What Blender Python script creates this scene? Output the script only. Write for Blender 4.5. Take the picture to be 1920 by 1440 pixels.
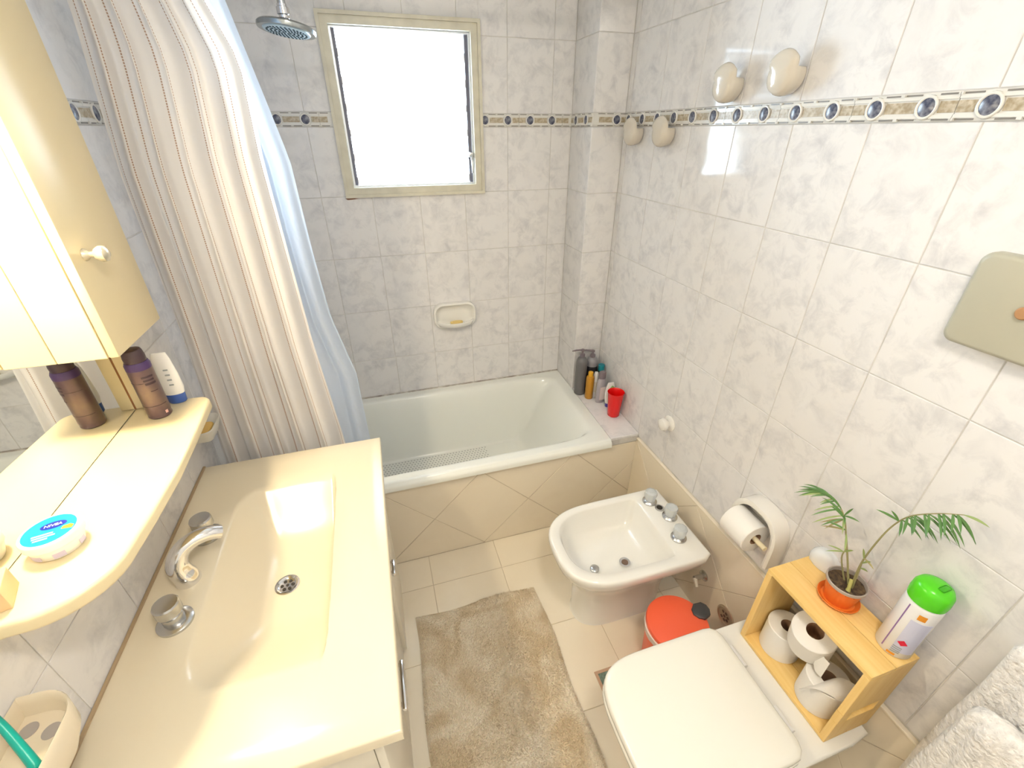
import bpy, bmesh, math, random
import numpy as np
from mathutils import Vector, Matrix
random.seed(7)
rng = np.random.default_rng(7)
for o in list(bpy.data.objects): bpy.data.objects.remove(o)
S = bpy.context.scene
COL = S.collection
PI = math.pi

# ------------------------------------------------------------------ camera
CAM = Vector((-1.0617, -2.0935, 1.7216)); YAW, PITCH, ROLL, FPX = 0.2956, -0.5224, -0.0014, 825.664
fw = Vector((math.sin(YAW)*math.cos(PITCH), math.cos(YAW)*math.cos(PITCH), math.sin(PITCH)))
rt = fw.cross(Vector((0, 0, 1))).normalized(); up = rt.cross(fw)
rt, up = math.cos(ROLL)*rt + math.sin(ROLL)*up, -math.sin(ROLL)*rt + math.cos(ROLL)*up
cd = bpy.data.cameras.new('camera'); cam = bpy.data.objects.new('camera', cd); COL.objects.link(cam)
m = Matrix.Identity(4)
for i, v in enumerate((rt, up, -fw)):
    for j in range(3): m[j][i] = v[j]
m.translation = CAM
cam.matrix_world = m
cd.sensor_fit = 'HORIZONTAL'; cd.sensor_width = 36; cd.lens = FPX/1920*36; cd.clip_start = .02
S.camera = cam

# ------------------------------------------------------------------ world (overcast daylight outside the window) and exposure
w = bpy.data.worlds.new('sky'); S.world = w; w.use_nodes = True
bg = w.node_tree.nodes['Background']; bg.inputs[0].default_value = (.74, .87, 1.0, 1); bg.inputs[1].default_value = 19
S.view_settings.view_transform = 'Standard'; S.view_settings.look = 'None'
S.view_settings.gamma = 1; S.view_settings.use_curve_mapping = False
S.view_settings.exposure = 0.97
LAMP_STRENGTH = 260.0; FILL_STRENGTH = 42.0
pl = bpy.data.lights.new('window_portal', 'AREA'); pl.shape = 'RECTANGLE'; pl.size = .53; pl.size_y = .53; pl.cycles.is_portal = True
po = bpy.data.objects.new('window_portal', pl); COL.objects.link(po)
po.location = (-.85, .12, 1.785); po.rotation_euler = (-PI/2, 0, 0)

# ------------------------------------------------------------------ helpers
MATS = {}
def mat(name, col, rough=.5, metal=0, bump=0, bscale=60, var=0, vscale=8, col2=None, spec=None, trans=0, coat=0, detail=4, subs=0, objco=True, ior=None):
    if name in MATS: return MATS[name]
    M = bpy.data.materials.new(name); M.use_nodes = True
    nt = M.node_tree; b = nt.nodes['Principled BSDF']
    b.inputs['Base Color'].default_value = (*col, 1); b.inputs['Roughness'].default_value = rough; b.inputs['Metallic'].default_value = metal
    if spec is not None: b.inputs['Specular IOR Level'].default_value = spec
    if ior: b.inputs['IOR'].default_value = ior
    b.inputs['Transmission Weight'].default_value = trans; b.inputs['Coat Weight'].default_value = coat
    if subs: b.inputs['Subsurface Weight'].default_value = subs; b.inputs['Subsurface Radius'].default_value = (.02, .02, .02)
    tc = nt.nodes.new('ShaderNodeTexCoord')
    if var or col2:
        n = nt.nodes.new('ShaderNodeTexNoise'); n.inputs['Scale'].default_value = vscale; n.inputs['Detail'].default_value = detail
        nt.links.new(tc.outputs['Object'], n.inputs['Vector'])
        r = nt.nodes.new('ShaderNodeValToRGB'); r.color_ramp.elements[0].position = .35; r.color_ramp.elements[1].position = .7
        c2 = col2 or tuple(c*(1-var) for c in col)
        r.color_ramp.elements[0].color = (*col, 1); r.color_ramp.elements[1].color = (*c2, 1)
        nt.links.new(n.outputs['Fac'], r.inputs['Fac']); nt.links.new(r.outputs['Color'], b.inputs['Base Color'])
    if bump:
        n2 = nt.nodes.new('ShaderNodeTexNoise'); n2.inputs['Scale'].default_value = bscale; n2.inputs['Detail'].default_value = 3
        bp = nt.nodes.new('ShaderNodeBump'); bp.inputs['Strength'].default_value = bump; bp.inputs['Distance'].default_value = .002
        nt.links.new(tc.outputs['Object'], n2.inputs['Vector']); nt.links.new(n2.outputs['Fac'], bp.inputs['Height']); nt.links.new(bp.outputs['Normal'], b.inputs['Normal'])
    MATS[name] = M
    return M

def tile_mat(name, base, blot, amount, scale, rough):
    M = bpy.data.materials.new(name); M.use_nodes = True; nt = M.node_tree; b = nt.nodes['Principled BSDF']; L = nt.links
    tc = nt.nodes.new('ShaderNodeTexCoord'); oi = nt.nodes.new('ShaderNodeObjectInfo')
    mul = nt.nodes.new('ShaderNodeVectorMath'); mul.operation = 'SCALE'; mul.inputs[0].default_value = (37, 91, 53)
    L.new(oi.outputs['Random'], mul.inputs['Scale'])
    add = nt.nodes.new('ShaderNodeVectorMath'); L.new(tc.outputs['Object'], add.inputs[0]); L.new(mul.outputs[0], add.inputs[1])
    n1 = nt.nodes.new('ShaderNodeTexNoise'); n1.inputs['Scale'].default_value = scale; n1.inputs['Detail'].default_value = 7; n1.inputs['Roughness'].default_value = .66; n1.inputs['Distortion'].default_value = .45
    n2 = nt.nodes.new('ShaderNodeTexNoise'); n2.inputs['Scale'].default_value = scale*.45; n2.inputs['Detail'].default_value = 3
    L.new(add.outputs[0], n1.inputs['Vector']); L.new(add.outputs[0], n2.inputs['Vector'])
    r1 = nt.nodes.new('ShaderNodeValToRGB'); r1.color_ramp.elements[0].position = .45; r1.color_ramp.elements[1].position = .70
    r2 = nt.nodes.new('ShaderNodeValToRGB'); r2.color_ramp.elements[0].position = .28; r2.color_ramp.elements[1].position = .55
    L.new(n1.outputs['Fac'], r1.inputs['Fac']); L.new(n2.outputs['Fac'], r2.inputs['Fac'])
    mm = nt.nodes.new('ShaderNodeMath'); mm.operation = 'MULTIPLY'; L.new(r1.outputs['Color'], mm.inputs[0]); L.new(r2.outputs['Color'], mm.inputs[1])
    m2 = nt.nodes.new('ShaderNodeMath'); m2.operation = 'MULTIPLY'; L.new(mm.outputs[0], m2.inputs[0]); m2.inputs[1].default_value = amount
    mx = nt.nodes.new('ShaderNodeMix'); mx.data_type = 'RGBA'; L.new(m2.outputs[0], mx.inputs['Factor'])
    mx.inputs['A'].default_value = (*base, 1); mx.inputs['B'].default_value = (*blot, 1)
    L.new(mx.outputs['Result'], b.inputs['Base Color']); b.inputs['Roughness'].default_value = rough; b.inputs['Specular IOR Level'].default_value = .3
    n3 = nt.nodes.new('ShaderNodeTexNoise'); n3.inputs['Scale'].default_value = 14; L.new(add.outputs[0], n3.inputs['Vector'])
    bp = nt.nodes.new('ShaderNodeBump'); bp.inputs['Strength'].default_value = .05; bp.inputs['Distance'].default_value = .002
    L.new(n3.outputs['Fac'], bp.inputs['Height']); L.new(bp.outputs['Normal'], b.inputs['Normal'])
    MATS[name] = M; return M

ORG = {}
class MB:
    def __init__(s): s.v = []; s.f = []; s.mi = []; s.cur = 0
    def add(s, V, F, mi=None):
        k = len(s.v); s.v += [tuple(map(float, p)) for p in V]; s.f += [tuple(i+k for i in f) for f in F]; s.mi += [s.cur if mi is None else mi]*len(F); return s
    def xf(s, M, k0=0):
        for i in range(k0, len(s.v)): s.v[i] = tuple(M @ Vector(s.v[i]))
        return s
    def box(s, a, b, mi=None, bev=0, seg=2):
        a = [min(a[i], b[i]) for i in range(3)] if False else a
        lo = [min(a[i], b[i]) for i in range(3)]; hi = [max(a[i], b[i]) for i in range(3)]
        if bev:
            bm = bmesh.new(); bmesh.ops.create_cube(bm, size=1)
            for v in bm.verts: v.co = Vector([lo[i]+(v.co[i]+.5)*(hi[i]-lo[i]) for i in range(3)])
            bmesh.ops.bevel(bm, geom=bm.edges[:], offset=bev, segments=seg, profile=.5, affect='EDGES')
            bm.verts.index_update(); s.add([v.co for v in bm.verts], [[v.index for v in f.verts] for f in bm.faces], mi); bm.free(); return s
        V = [(x, y, z) for x in (lo[0], hi[0]) for y in (lo[1], hi[1]) for z in (lo[2], hi[2])]
        return s.add(V, [(0, 1, 3, 2), (4, 6, 7, 5), (0, 4, 5, 1), (2, 3, 7, 6), (0, 2, 6, 4), (1, 5, 7, 3)], mi)
    def rings(s, R, cap0=True, cap1=True, mi=None, closed=True):
        n = len(R[0]); V = [p for r in R for p in r]; F = []
        for i in range(len(R)-1):
            for j in range(n if closed else n-1):
                k = (j+1) % n; F.append((i*n+j, i*n+k, (i+1)*n+k, (i+1)*n+j))
        if cap0: F.append(tuple(range(n-1, -1, -1)))
        if cap1: F.append(tuple((len(R)-1)*n+j for j in range(n)))
        return s.add(V, F, mi)
    def lathe(s, prof, c=(0, 0, 0), axis='z', n=32, mi=None, cap0=True, cap1=True):
        R = []
        for r, h in prof:
            ring = []
            for j in range(n):
                a = 2*PI*j/n; p, q = r*math.cos(a), r*math.sin(a)
                ring.append({'z': (c[0]+p, c[1]+q, c[2]+h), 'x': (c[0]+h, c[1]+p, c[2]+q), 'y': (c[0]+q, c[1]+h, c[2]+p), '-x': (c[0]-h, c[1]+q, c[2]+p)}[axis])
            R.append(ring)
        return s.rings(R, cap0, cap1, mi)
    def tube(s, P, r, n=10, mi=None):
        P = [Vector(p) for p in P]; rs = r if isinstance(r, (list, tuple)) else [r]*len(P); R = []
        t0 = (P[1]-P[0]).normalized(); ref = Vector((0, 0, 1)) if abs(t0.z) < .9 else Vector((1, 0, 0)); u = t0.cross(ref).normalized()
        for i, p in enumerate(P):
            t = (P[min(i+1, len(P)-1)]-P[max(i-1, 0)]).normalized(); u = (u-t*u.dot(t)).normalized(); v = t.cross(u)
            R.append([p+rs[i]*(math.cos(2*PI*j/n)*u+math.sin(2*PI*j/n)*v) for j in range(n)])
        return s.rings(R, mi=mi)
    def prism(s, poly, d, mi=None):   # poly: list of 3d points, extrude by vector d
        d = Vector(d); return s.rings([[Vector(p) for p in poly], [Vector(p)+d for p in poly]], mi=mi)
    def build(s, name, mats, parent=None, smooth=False, origin=None, angle=40):
        A = np.array(s.v); lo, hi = A.min(0), A.max(0)
        o0 = np.array(origin) if origin is not None else (np.array([(lo[0]+hi[0])/2, (lo[1]+hi[1])/2, lo[2]]) if parent is None else (lo+hi)/2)
        me = bpy.data.meshes.new(name); me.from_pydata((A-o0).tolist(), [], s.f)
        for M in (mats if isinstance(mats, (list, tuple)) else [mats]): me.materials.append(M)
        me.polygons.foreach_set('material_index', s.mi)
        bm = bmesh.new(); bm.from_mesh(me); bmesh.ops.remove_doubles(bm, verts=bm.verts, dist=1e-6); bmesh.ops.recalc_face_normals(bm, faces=bm.faces[:]); bm.to_mesh(me); bm.free()
        if smooth:
            me.polygons.foreach_set('use_smooth', [True]*len(me.polygons)); me.set_sharp_from_angle(angle=math.radians(angle))
        o = bpy.data.objects.new(name, me); COL.objects.link(o)
        if parent is not None: o.parent = parent; o.location = Vector(o0)-ORG[parent.name]
        else: o.location = o0
        ORG[o.name] = Vector(o0); return o

def thing(name, loc, label, cat, group=None):
    o = bpy.data.objects.new(name, None); o.empty_display_size = .05; COL.objects.link(o); o.location = loc; ORG[o.name] = Vector(loc); tag(o, label, cat, group); return o
def tag(o, label, cat=None, group=None, kind=None):
    o['label'] = label
    if cat: o['category'] = cat
    if group: o['group'] = group
    if kind: o['kind'] = kind
    return o
def struct(o, label, cat='wall'): o['kind'] = 'structure'; o['label'] = label; o['category'] = cat; return o
def link_mesh(name, me, parent, loc):
    o = bpy.data.objects.new(name, me); COL.objects.link(o); o.parent = parent; o.location = Vector(loc)-ORG[parent.name]; ORG[o.name] = Vector(loc); return o
def interp(x, xs, ys): return float(np.interp(x, xs, ys))
def sstep(t): t = max(0, min(1, t)); return t*t*(3-2*t)
def rrect(x0, x1, y0, y1, r, n=6):   # rounded rectangle in 2d, ccw
    P = []
    for cx, cy, a0 in ((x1-r, y1-r, 0), (x0+r, y1-r, PI/2), (x0+r, y0+r, PI), (x1-r, y0+r, 1.5*PI)):
        for i in range(n+1): a = a0+PI/2*i/n; P.append((cx+r*math.cos(a), cy+r*math.sin(a)))
    return P
def catmull(P, n=8):
    P = [Vector(p) for p in P]; Q = []
    for i in range(len(P)-1):
        a, b, c, d = P[max(i-1, 0)], P[i], P[i+1], P[min(i+2, len(P)-1)]
        for k in range(n):
            t = k/n; Q.append(.5*((2*b)+(c-a)*t+(2*a-5*b+4*c-d)*t*t+(3*b-a-3*c+d)*t**3))
    Q.append(P[-1]); return Q
def text_mesh(txt, size, name):
    cu = bpy.data.curves.new(name, 'FONT'); cu.body = txt; cu.size = size; cu.align_x = 'CENTER'; cu.align_y = 'CENTER'; cu.extrude = .0003; cu.resolution_u = 3
    t = bpy.data.objects.new('tmp_text', cu); COL.objects.link(t); bpy.context.view_layer.update()
    me = bpy.data.meshes.new_from_object(t.evaluated_get(bpy.context.evaluated_depsgraph_get())); bpy.data.objects.remove(t); bpy.data.curves.remove(cu); me.name = name; return me

# ------------------------------------------------------------------ materials
T_WALL = tile_mat('marbled_wall_tile', (.785, .765, .76), (.58, .57, .585), .9, 18, .07)
T_CREAM = tile_mat('cream_tile', (.86, .77, .62), (.80, .70, .55), .5, 5, .12)
GROUT = mat('grout', (.70, .67, .63), .9, var=.2, vscale=20)
GROUT_F = mat('floor_grout', (.66, .55, .41), .9, var=.2, vscale=20)
PLASTER = mat('white_plaster', (.85, .82, .77), .8)
CERAMIC = mat('white_ceramic', (.86, .84, .79), .08, coat=.3)
TUBM = mat('white_enamel', (.84, .85, .80), .1, coat=.3)
BASINM = mat('cream_solid_surface', (.78, .69, .52), .16)
CREAMLAC = mat('cream_lacquer', (.80, .68, .43), .3)
KNOBM = mat('satin_cream_metal', (.70, .64, .50), .25, metal=.6)
CHROME = mat('chrome', (.80, .80, .82), .09, metal=1)
CHROMED = mat('dull_chrome', (.58, .58, .58), .25, metal=1)
DARK = mat('dark_hole', (.03, .025, .02), .6)
WHITEP = mat('white_plastic', (.85, .84, .82), .3)
PAPER = mat('white_tissue', (.87, .84, .80), .9, bump=.25, bscale=160)
CARD = mat('brown_cardboard', (.42, .25, .15), .9)
def wood(name, a, b, ax):
    M = bpy.data.materials.new(name); M.use_nodes = True; nt = M.node_tree; bs = nt.nodes['Principled BSDF']
    tc = nt.nodes.new('ShaderNodeTexCoord'); mp = nt.nodes.new('ShaderNodeMapping'); sc = [60, 60, 60]; sc[ax] = 5; mp.inputs['Scale'].default_value = sc
    n = nt.nodes.new('ShaderNodeTexNoise'); n.inputs['Scale'].default_value = 1; n.inputs['Detail'].default_value = 5; n.inputs['Distortion'].default_value = .5
    r = nt.nodes.new('ShaderNodeValToRGB'); r.color_ramp.elements[0].position = .3; r.color_ramp.elements[1].position = .75
    r.color_ramp.elements[0].color = (*a, 1); r.color_ramp.elements[1].color = (*b, 1)
    nt.links.new(tc.outputs['Object'], mp.inputs[0]); nt.links.new(mp.outputs[0], n.inputs['Vector']); nt.links.new(n.outputs['Fac'], r.inputs['Fac']); nt.links.new(r.outputs['Color'], bs.inputs['Base Color'])
    bs.inputs['Roughness'].default_value = .45; return M
WOODY = wood('pine_along_width', (.92, .66, .27), (.82, .53, .17), 1)
WOODZ = wood('pine_upright', (.92, .66, .27), (.82, .53, .17), 2)

# ------------------------------------------------------------------ room shell
XL, YF, ZC = -1.665, -2.75, 2.42
PW, PD = .147, .209
H = .2533; R1 = 1.4826; ZB0, ZB1 = 1.7347, 1.783; ZWA = .458
ROWS = [(R1-4*H, R1-3*H), (R1-3*H, R1-2*H), (R1-2*H, R1-H), (R1-H, R1), (R1, ZB0), (ZB1, 2.04), (2.04, 2.293), (2.293, ZC)]
G = .0022     # joint
TT = .005     # tile thickness
WX0, WX1, WZ0, WZ1 = -1.145, -.553, 1.478, 2.089   # window outer frame
AX = {'back': ((1, 0, 0), (0, 0, 1), (0, -1, 0)), 'right': ((0, 1, 0), (0, 0, 1), (-1, 0, 0)), 'left': ((0, 1, 0), (0, 0, 1), (1, 0, 0)), 'floor': ((1, 0, 0), (0, 1, 0), (0, 0, 1))}
TC = {}
def tile_mesh(plane, polys, M, name):
    # polys: list of ccw 2d polygons around the tile centre; chamfered front edge
    U, Vv, N = (Vector(a) for a in AX[plane]); mb = MB()
    for P in polys:
        cx = sum(p[0] for p in P)/len(P); cy = sum(p[1] for p in P)/len(P)
        ins = []
        for x, y in P:
            dx, dy = cx-x, cy-y; d = math.hypot(dx, dy) or 1; k = min(.0012*1.3/d, .3); ins.append((x+dx*k, y+dy*k))
        f = lambda Q, h: [U*x+Vv*y+N*h for x, y in Q]
        mb.rings([f(P, -TT), f(P, -.0010), f(ins, 0)])
    me = bpy.data.meshes.new(name); me.from_pydata(mb.v, [], mb.f)
    bm = bmesh.new(); bm.from_mesh(me); bmesh.ops.recalc_face_normals(bm, faces=bm.faces[:]); bm.to_mesh(me); bm.free(); me.materials.append(M); return me
def rects_minus(u0, u1, v0, v1, hole):
    if not hole: return [(u0, u1, v0, v1)]
    a, b, c, d = hole; a, b, c, d = max(a, u0), min(b, u1), max(c, v0), min(d, v1)
    if a >= b or c >= d: return [(u0, u1, v0, v1)]
    out = []
    if a-u0 > .003: out.append((u0, a, v0, v1))
    if u1-b > .003: out.append((b, u1, v0, v1))
    if c-v0 > .003: out.append((a, b, v0, c))
    if v1-d > .003: out.append((a, b, d, v1))
    return out
def lay(wall, plane, off, cols, rows, M, name='wall_tile', hole=None):
    U, Vv, N = (Vector(a) for a in AX[plane])
    for u0, u1 in cols:
        for v0, v1 in rows:
            if u1-u0 < .012 or v1-v0 < .012: continue
            cu, cv = (u0+u1)/2, (v0+v1)/2; g = G/2
            rs = rects_minus(u0+g, u1-g, v0+g, v1-g, hole)
            if not rs: continue
            rel = tuple(tuple(round(q, 4) for q in (a-cu, b-cu, c-cv, d-cv)) for a, b, c, d in rs); key = (plane, rel, M.name)
            if key not in TC: TC[key] = tile_mesh(plane, [[(a, c), (b, c), (b, d), (a, d)] for a, b, c, d in rel], M, name)
            link_mesh(name, TC[key], wall, Vector(off)+U*cu+Vv*cv)
def spans(lo, hi, x0, w):
    k = math.floor((lo-x0)/w); xs = [lo]
    while x0+k*w < hi:
        if x0+k*w > lo+1e-4: xs.append(x0+k*w)
        k += 1
    return list(zip(xs, xs[1:]+[hi]))
# border strip tiles
BWHITE = mat('border_white', (.74, .72, .68), .15); BBROWN = mat('border_brown_marble', (.36, .29, .19), .25, col2=(.58, .51, .40), vscale=120); BDARK = mat('border_dark_line', (.22, .20, .18), .3)
BBLUE = mat('border_dark_blue_marble', (.045, .05, .09), .25, col2=(.26, .27, .32), vscale=95)
BT = {}
def border(wall, plane, off, cols, c0, pitch, meds):
    U, Vv, N = (Vector(a) for a in AX[plane]); zc = (ZB0+ZB1)/2; hh = (ZB1-ZB0)/2-.001
    def B(mb, u0, u1, v0, v1, h0, h1, mi): 
        q = [U*u0+Vv*v0, U*u1+Vv*v0, U*u1+Vv*v1, U*u0+Vv*v1]; mb.rings([[p+N*h0 for p in q], [p+N*h1 for p in q]], mi=mi)
    for u0, u1 in cols:
        if u1-u0 < .012: continue
        cu = (u0+u1)/2; mb = MB(); a, b = u0+.0006-cu, u1-.0006-cu
        B(mb, a, b, -hh, hh, -TT, .002, 0)
        for s in (-1, 1): B(mb, a, b, s*.0125, s*.0185, .002, .0045, 0)
        k = math.floor((u0-c0)/pitch)-1; ms = []
        while c0+k*pitch < u1+pitch:
            c = c0+k*pitch-cu
            for p, q, v0, v1, mi, h in ((.021, pitch-.021, -.0095, .0095, 1, .0028), (.016, pitch*.5-.005, .0195, .0222, 2, .0030), (pitch*.5+.005, pitch-.016, .0195, .0222, 2, .0030), (.016, pitch*.5-.005, -.0222, -.0195, 2, .0030), (pitch*.5+.005, pitch-.016, -.0222, -.0195, 2, .0030), (pitch*.5-.0035, pitch*.5+.0035, .0180, .0228, 0, .0060), (pitch*.5-.0035, pitch*.5+.0035, -.0228, -.0180, 0, .0060)):
                p, q = max(p+c, a), min(q+c, b)
                if q-p > .002: B(mb, p, q, v0, v1, .002, h, mi)
            if u0-.001 < c0+k*pitch < u1-.001: ms.append(c0+k*pitch)
            k += 1
        bo = mb.build('border_tile', [BWHITE, BBROWN, BDARK], wall, origin=Vector((0, 0, 0))); 
        # move origin handled: vertices were local
        bo.location = Vector(off)+U*cu+Vv*zc-ORG[wall.name]; ORG[bo.name] = Vector(off)+U*cu+Vv*zc
        if plane not in BT:
            md = MB(); n = 24
            E = lambda rx, ry, h: [U*(rx*math.cos(2*PI*j/n))+Vv*(ry*math.sin(2*PI*j/n))+N*h for j in range(n)]
            md.rings([E(.0205, .0215, .002), E(.0195, .0205, .0062), E(.0165, .0175, .0068), E(.0148, .0158, .0050)], mi=0, cap1=False)
            md.rings([E(.0148, .0158, .0049), E(.009, .010, .0066), E(.003, .003, .0072)], mi=1, cap0=False)
            me = bpy.data.meshes.new('medallion'); me.from_pydata(md.v, [], md.f); me.materials.append(BWHITE); me.materials.append(BBLUE)
            me.polygons.foreach_set('material_index', md.mi); me.polygons.foreach_set('use_smooth', [True]*len(me.polygons))
            bm = bmesh.new(); bm.from_mesh(me); bmesh.ops.recalc_face_normals(bm, faces=bm.faces[:]); bm.to_mesh(me); bm.free(); BT[plane] = me
        for c in ms:
            if u0+.01 < c < u1-.01: link_mesh('medallion', BT[plane], bo, Vector(off)+U*c+Vv*zc)

CZb_ = .682
EPS = .0018   # grout bed lies this far behind the tile faces
# floor
fl = struct(MB().box((XL-.1, YF-.1, -.12), (.1, .1, -EPS)).build('floor', GROUT_F, origin=(-.8, -1.4, -.12)), 'cream glossy tiled bathroom floor', 'floor')
FX0, FW, FY0, FH = -1.033, .3104, -.817, .3168
lay(fl, 'floor', (0, 0, 0), spans(XL, 0, FX0, FW), spans(YF, -.659, FY0, FH), T_CREAM, 'floor_tile')
# ceiling and wall behind the camera
struct(MB().box((XL-.1, YF-.1, ZC), (.1, .1, ZC+.1)).build('ceiling', PLASTER), 'plain white ceiling above the bathroom', 'ceiling')
struct(MB().box((XL-.1, YF-.1, 0), (.1, YF, ZC)).build('wall_front', PLASTER), 'plain pale wall facing the window', 'wall')
# back wall with window opening
mb = MB(); HX0, HX1, HZ0, HZ1 = WX0+.012, WX1-.012, WZ0+.012, WZ1-.012
for a, b in (((XL-.1, EPS, 0), (HX0, .16, ZC)), ((HX1, EPS, 0), (.1, .16, ZC)), ((HX0, EPS, 0), (HX1, .16, HZ0)), ((HX0, EPS, HZ1), (HX1, .16, ZC))): mb.box(a, b)
wb = struct(mb.build('wall_back', GROUT, origin=(-.8, .05, 0)), 'marbled tile wall with the window above the bathtub', 'wall')
bcols = spans(XL, -PW, -.2421, .2)
lay(wb, 'back', (0, 0, 0), bcols, ROWS, T_WALL, hole=(WX0+.004, WX1-.004, WZ0+.004, WZ1-.004))
bl = [c for c in spans(XL, WX0, -.2421+.05, .2)] + [c for c in spans(WX1, -PW, -.2421+.05, .2)]
border(wb, 'back', (0, 0, 0), bl, -.2421, .1, None)
# right wall
wr = struct(MB().box((EPS, YF-.1, 0), (.1, 0.1, ZC)).build('wall_right', GROUT, origin=(.05, -1.3, 0)), 'right marbled tile wall with hooks and a patterned border', 'wall')
WRP = .2045; YR0 = -.8568
rcols = spans(-2.55, -PD, YR0, WRP)
lay(wr, 'right', (0, 0, 0), rcols, ROWS, T_WALL)
border(wr, 'right', (0, 0, 0), spans(-2.55, -PD, YR0+WRP/4, WRP), YR0, WRP/2, None)
# left wall
wl = struct(MB().box((XL-.1, YF-.1, 0), (XL-EPS, .1, ZC)).build('wall_left', GROUT, origin=(XL-.05, -1.3, 0)), 'left marbled tile wall behind the vanity and mirror', 'wall')
lay(wl, 'left', (XL, 0, 0), spans(-2.2, 0, -.10, .2), [(R1-5*H, R1-4*H)]+ROWS, T_WALL)
border(wl, 'left', (XL, 0, 0), spans(-1.0, 0, -.05, .2), -.10, .1, None)
# corner pillar
pc = struct(MB().box((-PW+EPS, -PD+EPS, 0), (EPS, EPS, ZC)).build('wall_pillar', GROUT), 'narrow tiled corner pillar beside the bathtub', 'wall')
lay(pc, 'right', (-PW, 0, 0), [(-PD, 0)], ROWS, T_WALL); lay(pc, 'back', (0, -PD, 0), [(-PW, 0)], ROWS, T_WALL)
border(pc, 'right', (-PW, 0, 0), [(-PD, 0)], -.055, .1, None); border(pc, 'back', (0, -PD, 0), [(-PW, 0)], -.04, .1, None)
# diagonal cream tiles: wainscot of right wall and tub apron
def clip(P, f):
    out = []
    for i in range(len(P)):
        a, b = P[i], P[(i+1) % len(P)]; fa, fb = f(a), f(b)
        if fa >= 0: out.append(a)
        if fa*fb < 0: t = fa/(fa-fb); out.append((a[0]+(b[0]-a[0])*t, a[1]+(b[1]-a[1])*t))
    return out
def diag(wall, plane, off, u0, u1, v0, v1, ca, cb, s):
    U, Vv, N = (Vector(a) for a in AX[plane]); d = s*math.sqrt(2); g = G*.9
    for i in range(-20, 20):
        for j in range(-20, 20):
            a0, b0 = ca+i*d, cb+j*d            # a = v-u, b = u+v
            P = [((b-a)/2, (a+b)/2) for a, b in ((a0+g, b0+g), (a0+g, b0+d-g), (a0+d-g, b0+d-g), (a0+d-g, b0+g))]
            for f in (lambda p: p[0]-u0, lambda p: u1-p[0], lambda p: p[1]-v0, lambda p: v1-p[1]):
                if P: P = clip(P, f)
            if len(P) < 3: continue
            A = abs(sum(P[k][0]*P[(k+1) % len(P)][1]-P[(k+1) % len(P)][0]*P[k][1] for k in range(len(P))))/2
            if A < .0004: continue
            cu = sum(p[0] for p in P)/len(P); cv = sum(p[1] for p in P)/len(P)
            link_mesh('cream_tile', tile_mesh(plane, [[(x-cu, y-cv) for x, y in P]], T_CREAM, 'cream_tile'), wall, Vector(off)+U*cu+Vv*cv)
WT = .009
wn = struct(MB().box((-WT+EPS, -2.55, 0), (EPS*.9, -.66, ZWA-.002)).build('wall_wainscot', GROUT_F, origin=(0, -1.6, 0)), 'low band of diagonal cream tiles along the right wall', 'wall')
diag(wn, 'right', (-WT, 0, 0), -2.55, -.66, .001, ZWA-.002, 1.12, -1.095, .3112)
tr = struct(MB().box((-WT-.003, -2.55, ZWA-.002), (.002, -.662, ZWA+.006), bev=.002).build('trim_1', T_CREAM, origin=(0, -1.6, ZWA)), 'thin cream bead capping the low cream tiles', 'trim')
# tub apron wall and end ledge
YA = -.659
ap = struct(MB().box((XL+.001, YA+EPS, 0), (0, YA+.045, .440)).build('wall_apron', GROUT_F, origin=(-.8, YA+.02, 0)), 'cream tiled front panel of the bathtub', 'wall')
diag(ap, 'back', (0, YA, 0), XL+.002, -.0, .001, .440, .33, -.76, .3112)
led = MB()
led.box((-PW+.002, YA+.046, 0), (-.001, -PD-.001, .470)); led.box((-PW+.002, YA+.003, .4405), (-.001, YA+.05, .47))
lg = struct(led.build('wall_ledge', GROUT, origin=(-.07, -.43, 0)), 'marbled ledge at the end of the bathtub', 'wall')
q = MB().box((-PW+.001, YA, 0), (-.0015, -PD-.0015, .014), bev=.002)
for i, v in enumerate(q.v): q.v[i] = (v[0], v[1], v[2]+interp(v[1], [YA, -PD], [.4705, .490]))
q.build('ledge_tile', T_WALL, lg)

# ------------------------------------------------------------------ window
WFR = mat('ivory_window_paint', (.66, .62, .50), .35, var=.12, vscale=25); ALU = mat('aluminium', (.62, .64, .68), .3, metal=.9); RUST = mat('rust_stain', (.32, .16, .10), .9)
GL = bpy.data.materials.new('louvre_glass'); GL.use_nodes = True; nt = GL.node_tree
for n in list(nt.nodes):
    if n.type != 'OUTPUT_MATERIAL': nt.nodes.remove(n)
tr_ = nt.nodes.new('ShaderNodeBsdfTransparent'); tr_.inputs[0].default_value = (.93, .96, .97, 1); gl_ = nt.nodes.new('ShaderNodeBsdfGlossy'); gl_.inputs['Roughness'].default_value = .05
fr_ = nt.nodes.new('ShaderNodeFresnel'); mx_ = nt.nodes.new('ShaderNodeMixShader'); nt.links.new(fr_.outputs[0], mx_.inputs[0]); nt.links.new(tr_.outputs[0], mx_.inputs[1]); nt.links.new(gl_.outputs[0], mx_.inputs[2])
nt.links.new(mx_.outputs[0], [n for n in nt.nodes if n.type == 'OUTPUT_MATERIAL'][0].inputs[0])
win = thing('window_1', (-.85, 0, WZ0), 'ivory framed louvre window glowing with daylight above the bathtub', 'window'); win['kind'] = 'structure'
mb = MB(); fwid = .034
def frame_ring(mb, x0, x1, z0, z1, wd, y0, y1):
    for a, b in (((x0, y0, z0), (x0+wd, y1, z1)), ((x1-wd, y0, z0), (x1, y1, z1)), ((x0+wd, y0, z0), (x1-wd, y1, z0+wd)), ((x0+wd, y0, z1-wd), (x1-wd, y1, z1))): mb.box(a, b)
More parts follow.
